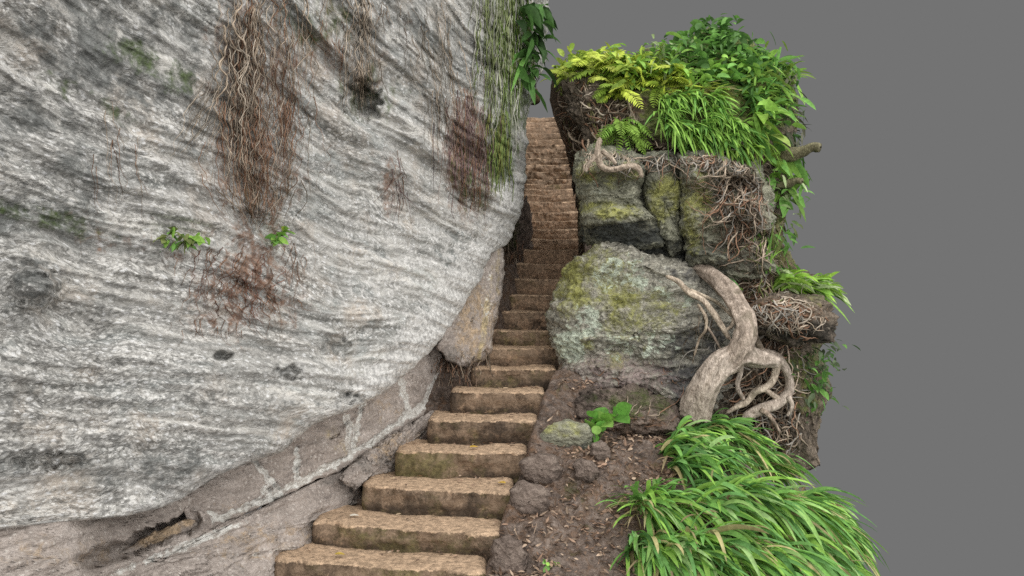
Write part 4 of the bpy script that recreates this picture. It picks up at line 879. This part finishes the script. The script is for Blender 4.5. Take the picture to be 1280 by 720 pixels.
# tufts low on the right
ST1 = [onr(x, y, .1, [rbank, nose, ledgeC]) for x, y in [(972, 362), (985, 366), (1000, 366), (1012, 368)]]
tuft('strap_leaf_tuft', 'arching bright strap-leaf tuft growing on the jutting stump at the right edge', 'plant', ST1, [(.35, -.35, .75), (.5, -.35, .7), (.7, -.3, .6), (.6, -.3, .6)], 110, .46, .075, .6, [LG, (.3, .52, .07), (.35, .55, .1), PG], 220, None, .25, .04)
tuft('strap_leaf_tuft', 'tiny sprig of light green strap leaves beside the big twisted root', 'plant', [onr(925, 364, .2, [rbank, boulder])], [(-.5, -.5, .45)], 16, .2, .022, .25, [(.16, .36, .12), LG], 221, None, .25, .02)
tuft('strap_leaf_tuft', 'thin green and yellow strap leaves hanging against the outcrop above the stump', 'plant', [onr(958, 340, .1, [rbank, ledgeC]), onr(965, 320, .1, [rbank])], [(-.05, -.3, .8)], 26, .4, .03, .15, [MG, (.2, .24, .08), LG], 222, None, .2, .03)

# ------------------------------------------------------------------ bottom right: strap-leaf mass, sapling, litter
def hit(px, py):
    """where the view ray through a pixel meets the soil"""
    z = np.linspace(5, 9.2, 400); P = at(px, py, z); d = P[:, 2] - soil_h(P[:, 0], P[:, 1]); i = np.argmax(d < 0)
    return P[i] if d[i] < 0 else P[-1]
STRAW = (.42, .37, .18)
GG = [LG, MG, (.18, .39, .1), (.12, .28, .08), (.3, .5, .15), LG, MG, (.2, .42, .12), (.34, .52, .2), (.15, .33, .1), LG, MG, STRAW]
GR = 'strap-leaf clumps at the bottom right'
def mass(label, spots, dirs, n, L, W, droop, seed, lift=.03, cols=GG):
    tuft('strap_leaf_clump', label, 'grass clump', [hit(x, y) + np.array([0, 0, lift]) for x, y in spots], dirs, n, L, W, droop, cols, seed, GR, .27, .05, 9, None, .22)
mass('upper strap-leaf clump spilling to the right under the twisted root', [(838, 570), (850, 555), (868, 548), (885, 548), (905, 555), (850, 590), (925, 570), (945, 582), (880, 580)], [(.5, -.35, .6), (.55, -.4, .55), (.6, -.35, .5), (.7, -.3, .5), (.8, -.3, .45), (.5, -.5, .5), (.85, -.3, .4), (.9, -.3, .4), (.7, -.4, .45)], 800, .50, .044, .7, 230)
mass('middle strap-leaf clump sweeping right across a bare brown gap', [(805, 640), (830, 640), (860, 645), (890, 640), (920, 625), (880, 615), (950, 640), (980, 640), (1000, 630)], [(.5, -.5, .55), (.7, -.4, .5), (.8, -.4, .45), (.85, -.4, .4), (.9, -.35, .4), (.8, -.5, .4), (.9, -.3, .4), (.9, -.3, .35), (.95, -.2, .3)], 900, .56, .044, .7, 231)
mass('lower strap-leaf clump fanning downward at the bottom edge', [(800, 690), (815, 700), (840, 705), (870, 700), (900, 700), (930, 710), (850, 690), (890, 680), (960, 700)], [(.2, -.7, .5), (.35, -.7, .5), (.5, -.6, .5), (.6, -.6, .45), (.7, -.5, .4), (.75, -.5, .4), (.5, -.6, .5), (.7, -.5, .45), (.8, -.5, .35)], 760, .54, .044, .75, 232)
mass('rightmost strap-leaf clump hanging over the outer edge of the bank', [(1000, 660), (1010, 690), (980, 680), (1020, 660), (1020, 710), (970, 710)], [(.7, -.4, .3), (.7, -.4, .25), (.6, -.5, .3), (.8, -.3, .25), (.6, -.5, .2), (.5, -.6, .3)], 560, .44, .044, .9, 233)
mass('small dry-based grass sprig reaching left over the leaf litter', [(800, 632), (795, 640)], [(-.75, -.3, .3), (-.5, -.5, .4)], 34, .3, .016, .5, 234, .03, [MG, LG, (.34, .3, .14), (.2, .24, .08)])
stemmed('sapling', 'young broad-leaved sapling growing by the mossy ledge at the foot of the boulder', 'sapling', hit(748, 548) + np.array([0, -.05, .0]), 7, .17, .11, [(.2, .42, .07), (.14, .34, .06), (.26, .46, .1)], (.16, .26, .08), 240, .34, (0, -.35, 1), 3, .55, .2)
stemmed('seedling', 'tiny green seedling among dead leaves at the bottom of the soil slope', 'seedling', hit(690, 708), 4, .05, .03, [LG, (.2, .4, .1)], (.1, .15, .05), 241, .08, (0, -.2, 1), 3, .7, .2)

# dead leaves
def litter(name, X, Y, n_lift, cols, L, W, seed):
    r = rs(seed); N = len(X); Z = soil_h(X, Y) + n_lift
    d = norm(np.stack([r.normal(size=N), r.normal(size=N), .25 * r.normal(size=N) + .1], -1)); c = np.array(cols)[r.randint(0, len(cols), N)] * (.5 + .9 * r.rand(N, 1))
    s = .5 + .8 * r.rand(N); mb = MB(); blades(mb, np.stack([X, Y, Z], -1), d, L * s, W * s, .3 * r.normal(size=N), c, 4, 'ovate', .18, (0, 0, 1), .55, seed)
    return mb.build(name, M_dead)
r_ = rs(77); N = 9000
LX = r_.rand(N) * 1.75 - .2; LY = 5.5 + r_.rand(N) * 2.8
LXR = np.interp(LY, [a[4] for a in ST], [(a[1] - 640) / F * a[4] for a in ST]); ok = (LX > LXR + .03) & (fbm(LX * 1.6, LY * 1.6, 0, 3) + .35 * (LX - LXR) > r_.rand(N) * .9 - .35); LX, LY = LX[ok], LY[ok]
BR = [(.28, .19, .135), (.18, .12, .085), (.38, .285, .21), (.23, .15, .105), (.13, .09, .065)]
tag(litter('leaf_litter', LX, LY, .012, BR, .05, .018, 78), 'litter of brown dead leaves on the soil slope right of the steps', 'leaf litter', None, 'stuff')
# crumbs and leaves caught on the treads
mb = MB(); r = rs(79)
for k in range(0, 14):
    xl, xr, yl, yr, z = ST[k]; n = 26 if k < 6 else 10; zn = ST[k + 1][4]
    u = np.where(r.rand(n) < .6, r.rand(n) ** .4, r.rand(n)); v = r.rand(n) ** .5
    Y = z + .06 + (zn - z - .06) * v; X = ((xl - 640) + (xr - xl) * (.03 + .94 * u)) / F * z
    c = np.array(BR + [(.4, .3, .2)])[r.randint(0, 6, n)] * (.7 + .7 * r.rand(n, 1)); d = norm(np.stack([r.normal(size=n), r.normal(size=n), 0 * u], -1)); s = .5 + .8 * r.rand(n)
    blades(mb, np.stack([X, Y, 0 * X + TOPZ[k] + .006], -1), d, .045 * s, .016 * s, 0., c, 4, 'ovate', .2, (0, 0, 1), .3, 80 + k)
tag(mb.build('step_litter', M_dead), 'scraps of dead leaves lying on the stair treads', 'leaf litter', None, 'stuff')
for x, k, v, c, a, lab in [(587, 3, .3, (.55, .36, .05), .2, 'yellow fallen leaf on the fourth step'), (418, 0, .55, (.42, .3, .06), .1, 'olive-yellow fallen leaf at the left end of the lowest step'), (632, 2, .3, (.5, .33, .06), 2.6, 'ochre fallen leaf at the right end of the third step'), (437, 1, .8, (.62, .58, .5), .4, 'whitish fallen leaf at the back of the second step')]:
    z = ST[k][4] + .05 + v * .3; mb = MB()
    blades(mb, [((x - 640) / F * z, z, TOPZ[k] + .012)], [(math.cos(a), math.sin(a), .15)], .075, .042, .15, np.array([c]), 7, 'ovate', .12, (0, 0, 1), .05, 3)
    tag(mb.build('fallen_leaf', M_dead), lab, 'leaf', 'coloured leaves on the steps', 'thing')
# roots and debris in the recess by the slab, pulled from the cliff foot
mb = MB(); r = rs(91); N = 90; t = np.linspace(0, 1, 12)
x0 = 568 + 18 * r.normal(size=N); y0 = 425 + 26 * r.rand(N); X = x0[:, None] + 30 * (r.rand(N, 1) - .4) * t + 4 * pn(t * 3 + 0 * x0[:, None], x0[:, None], 0.); Y = y0[:, None] + (18 + 26 * r.rand(N, 1)) * t
tubes(mb, at(X, Y, 9.0 - .5 * t - .3 * r.rand(N, 1)), .006 * (.5 + r.rand(N, 1)) * (1 - .5 * t), np.array([TAN, RSTY, DK, (.2, .14, .1)])[r.randint(0, 4, N)], 4)
tag(mb.build('root_mat', M_root), 'dry brown roots filling the dark recess between cliff foot and pale slab', 'roots', None, 'thing')
mb = MB(); N = 70; x0 = 636 + 9 * r.normal(size=N); y0 = 290 + 95 * r.rand(N); X = x0[:, None] + 16 * (r.rand(N, 1) - .6) * t + 2 * pn(t * 3 + 0 * x0[:, None], x0[:, None], 0.); Y = y0[:, None] + (8 + 20 * r.rand(N, 1)) * t
tubes(mb, at(X, Y, side.z(X, Y) - .05 - .1 * r.rand(N, 1)), .007 * (.5 + r.rand(N, 1)) * (1 - .5 * t), np.array([TAN, RSTY, DK, (.2, .14, .1)])[r.randint(0, 4, N)], 4)
tag(mb.build('root_mat', M_root), 'short dry roots on the crumbling dirt bank halfway up the left of the stairs', 'roots', None, 'thing')
for o in SC.objects:
    if o.get('category') and not o.get('kind'): o['kind'] = 'thing'
# ------------------------------------------------------------------ light, camera
w = bpy.data.worlds.new('World'); SC.world = w; w.use_nodes = True
EXPO = 1.0
bg = w.node_tree.nodes['Background']; g_ = .1714 / 2 ** EXPO
bg.inputs[0].default_value = (g_, g_, g_, 1); bg.inputs[1].default_value = 1.
L = bpy.data.lights.new('sun', 'SUN'); L.energy = 2.9; L.angle = math.radians(125); L.color = (1, .985, .96)
so = bpy.data.objects.new('sun', L); COL.objects.link(so)
from mathutils import Vector
sdir = Vector((.42, -.85, .95))      # towards the light: high, behind the viewer's right shoulder
so.rotation_euler = sdir.to_track_quat('Z', 'Y').to_euler(); so.location = (4, -4, 9)
cam = bpy.data.cameras.new('camera'); cam.sensor_width = 36; cam.lens = 36 * F / 1280; cam.clip_end = 500; cam.clip_start = .05
co = bpy.data.objects.new('camera', cam); COL.objects.link(co); co.location = (0, 0, EYE); co.rotation_euler = (math.pi / 2, 0, 0); SC.camera = co
SC.view_settings.view_transform = 'Standard'; SC.view_settings.look = 'None'; SC.view_settings.exposure = EXPO; SC.view_settings.gamma = 1
SC.cycles.use_denoising = False; SC.cycles.denoiser = 'OPENIMAGEDENOISE'; SC.cycles.denoising_input_passes = 'RGB_ALBEDO_NORMAL'; SC.cycles.denoising_prefilter = 'ACCURATE'; SC.cycles.max_bounces = 6; SC.cycles.diffuse_bounces = 3
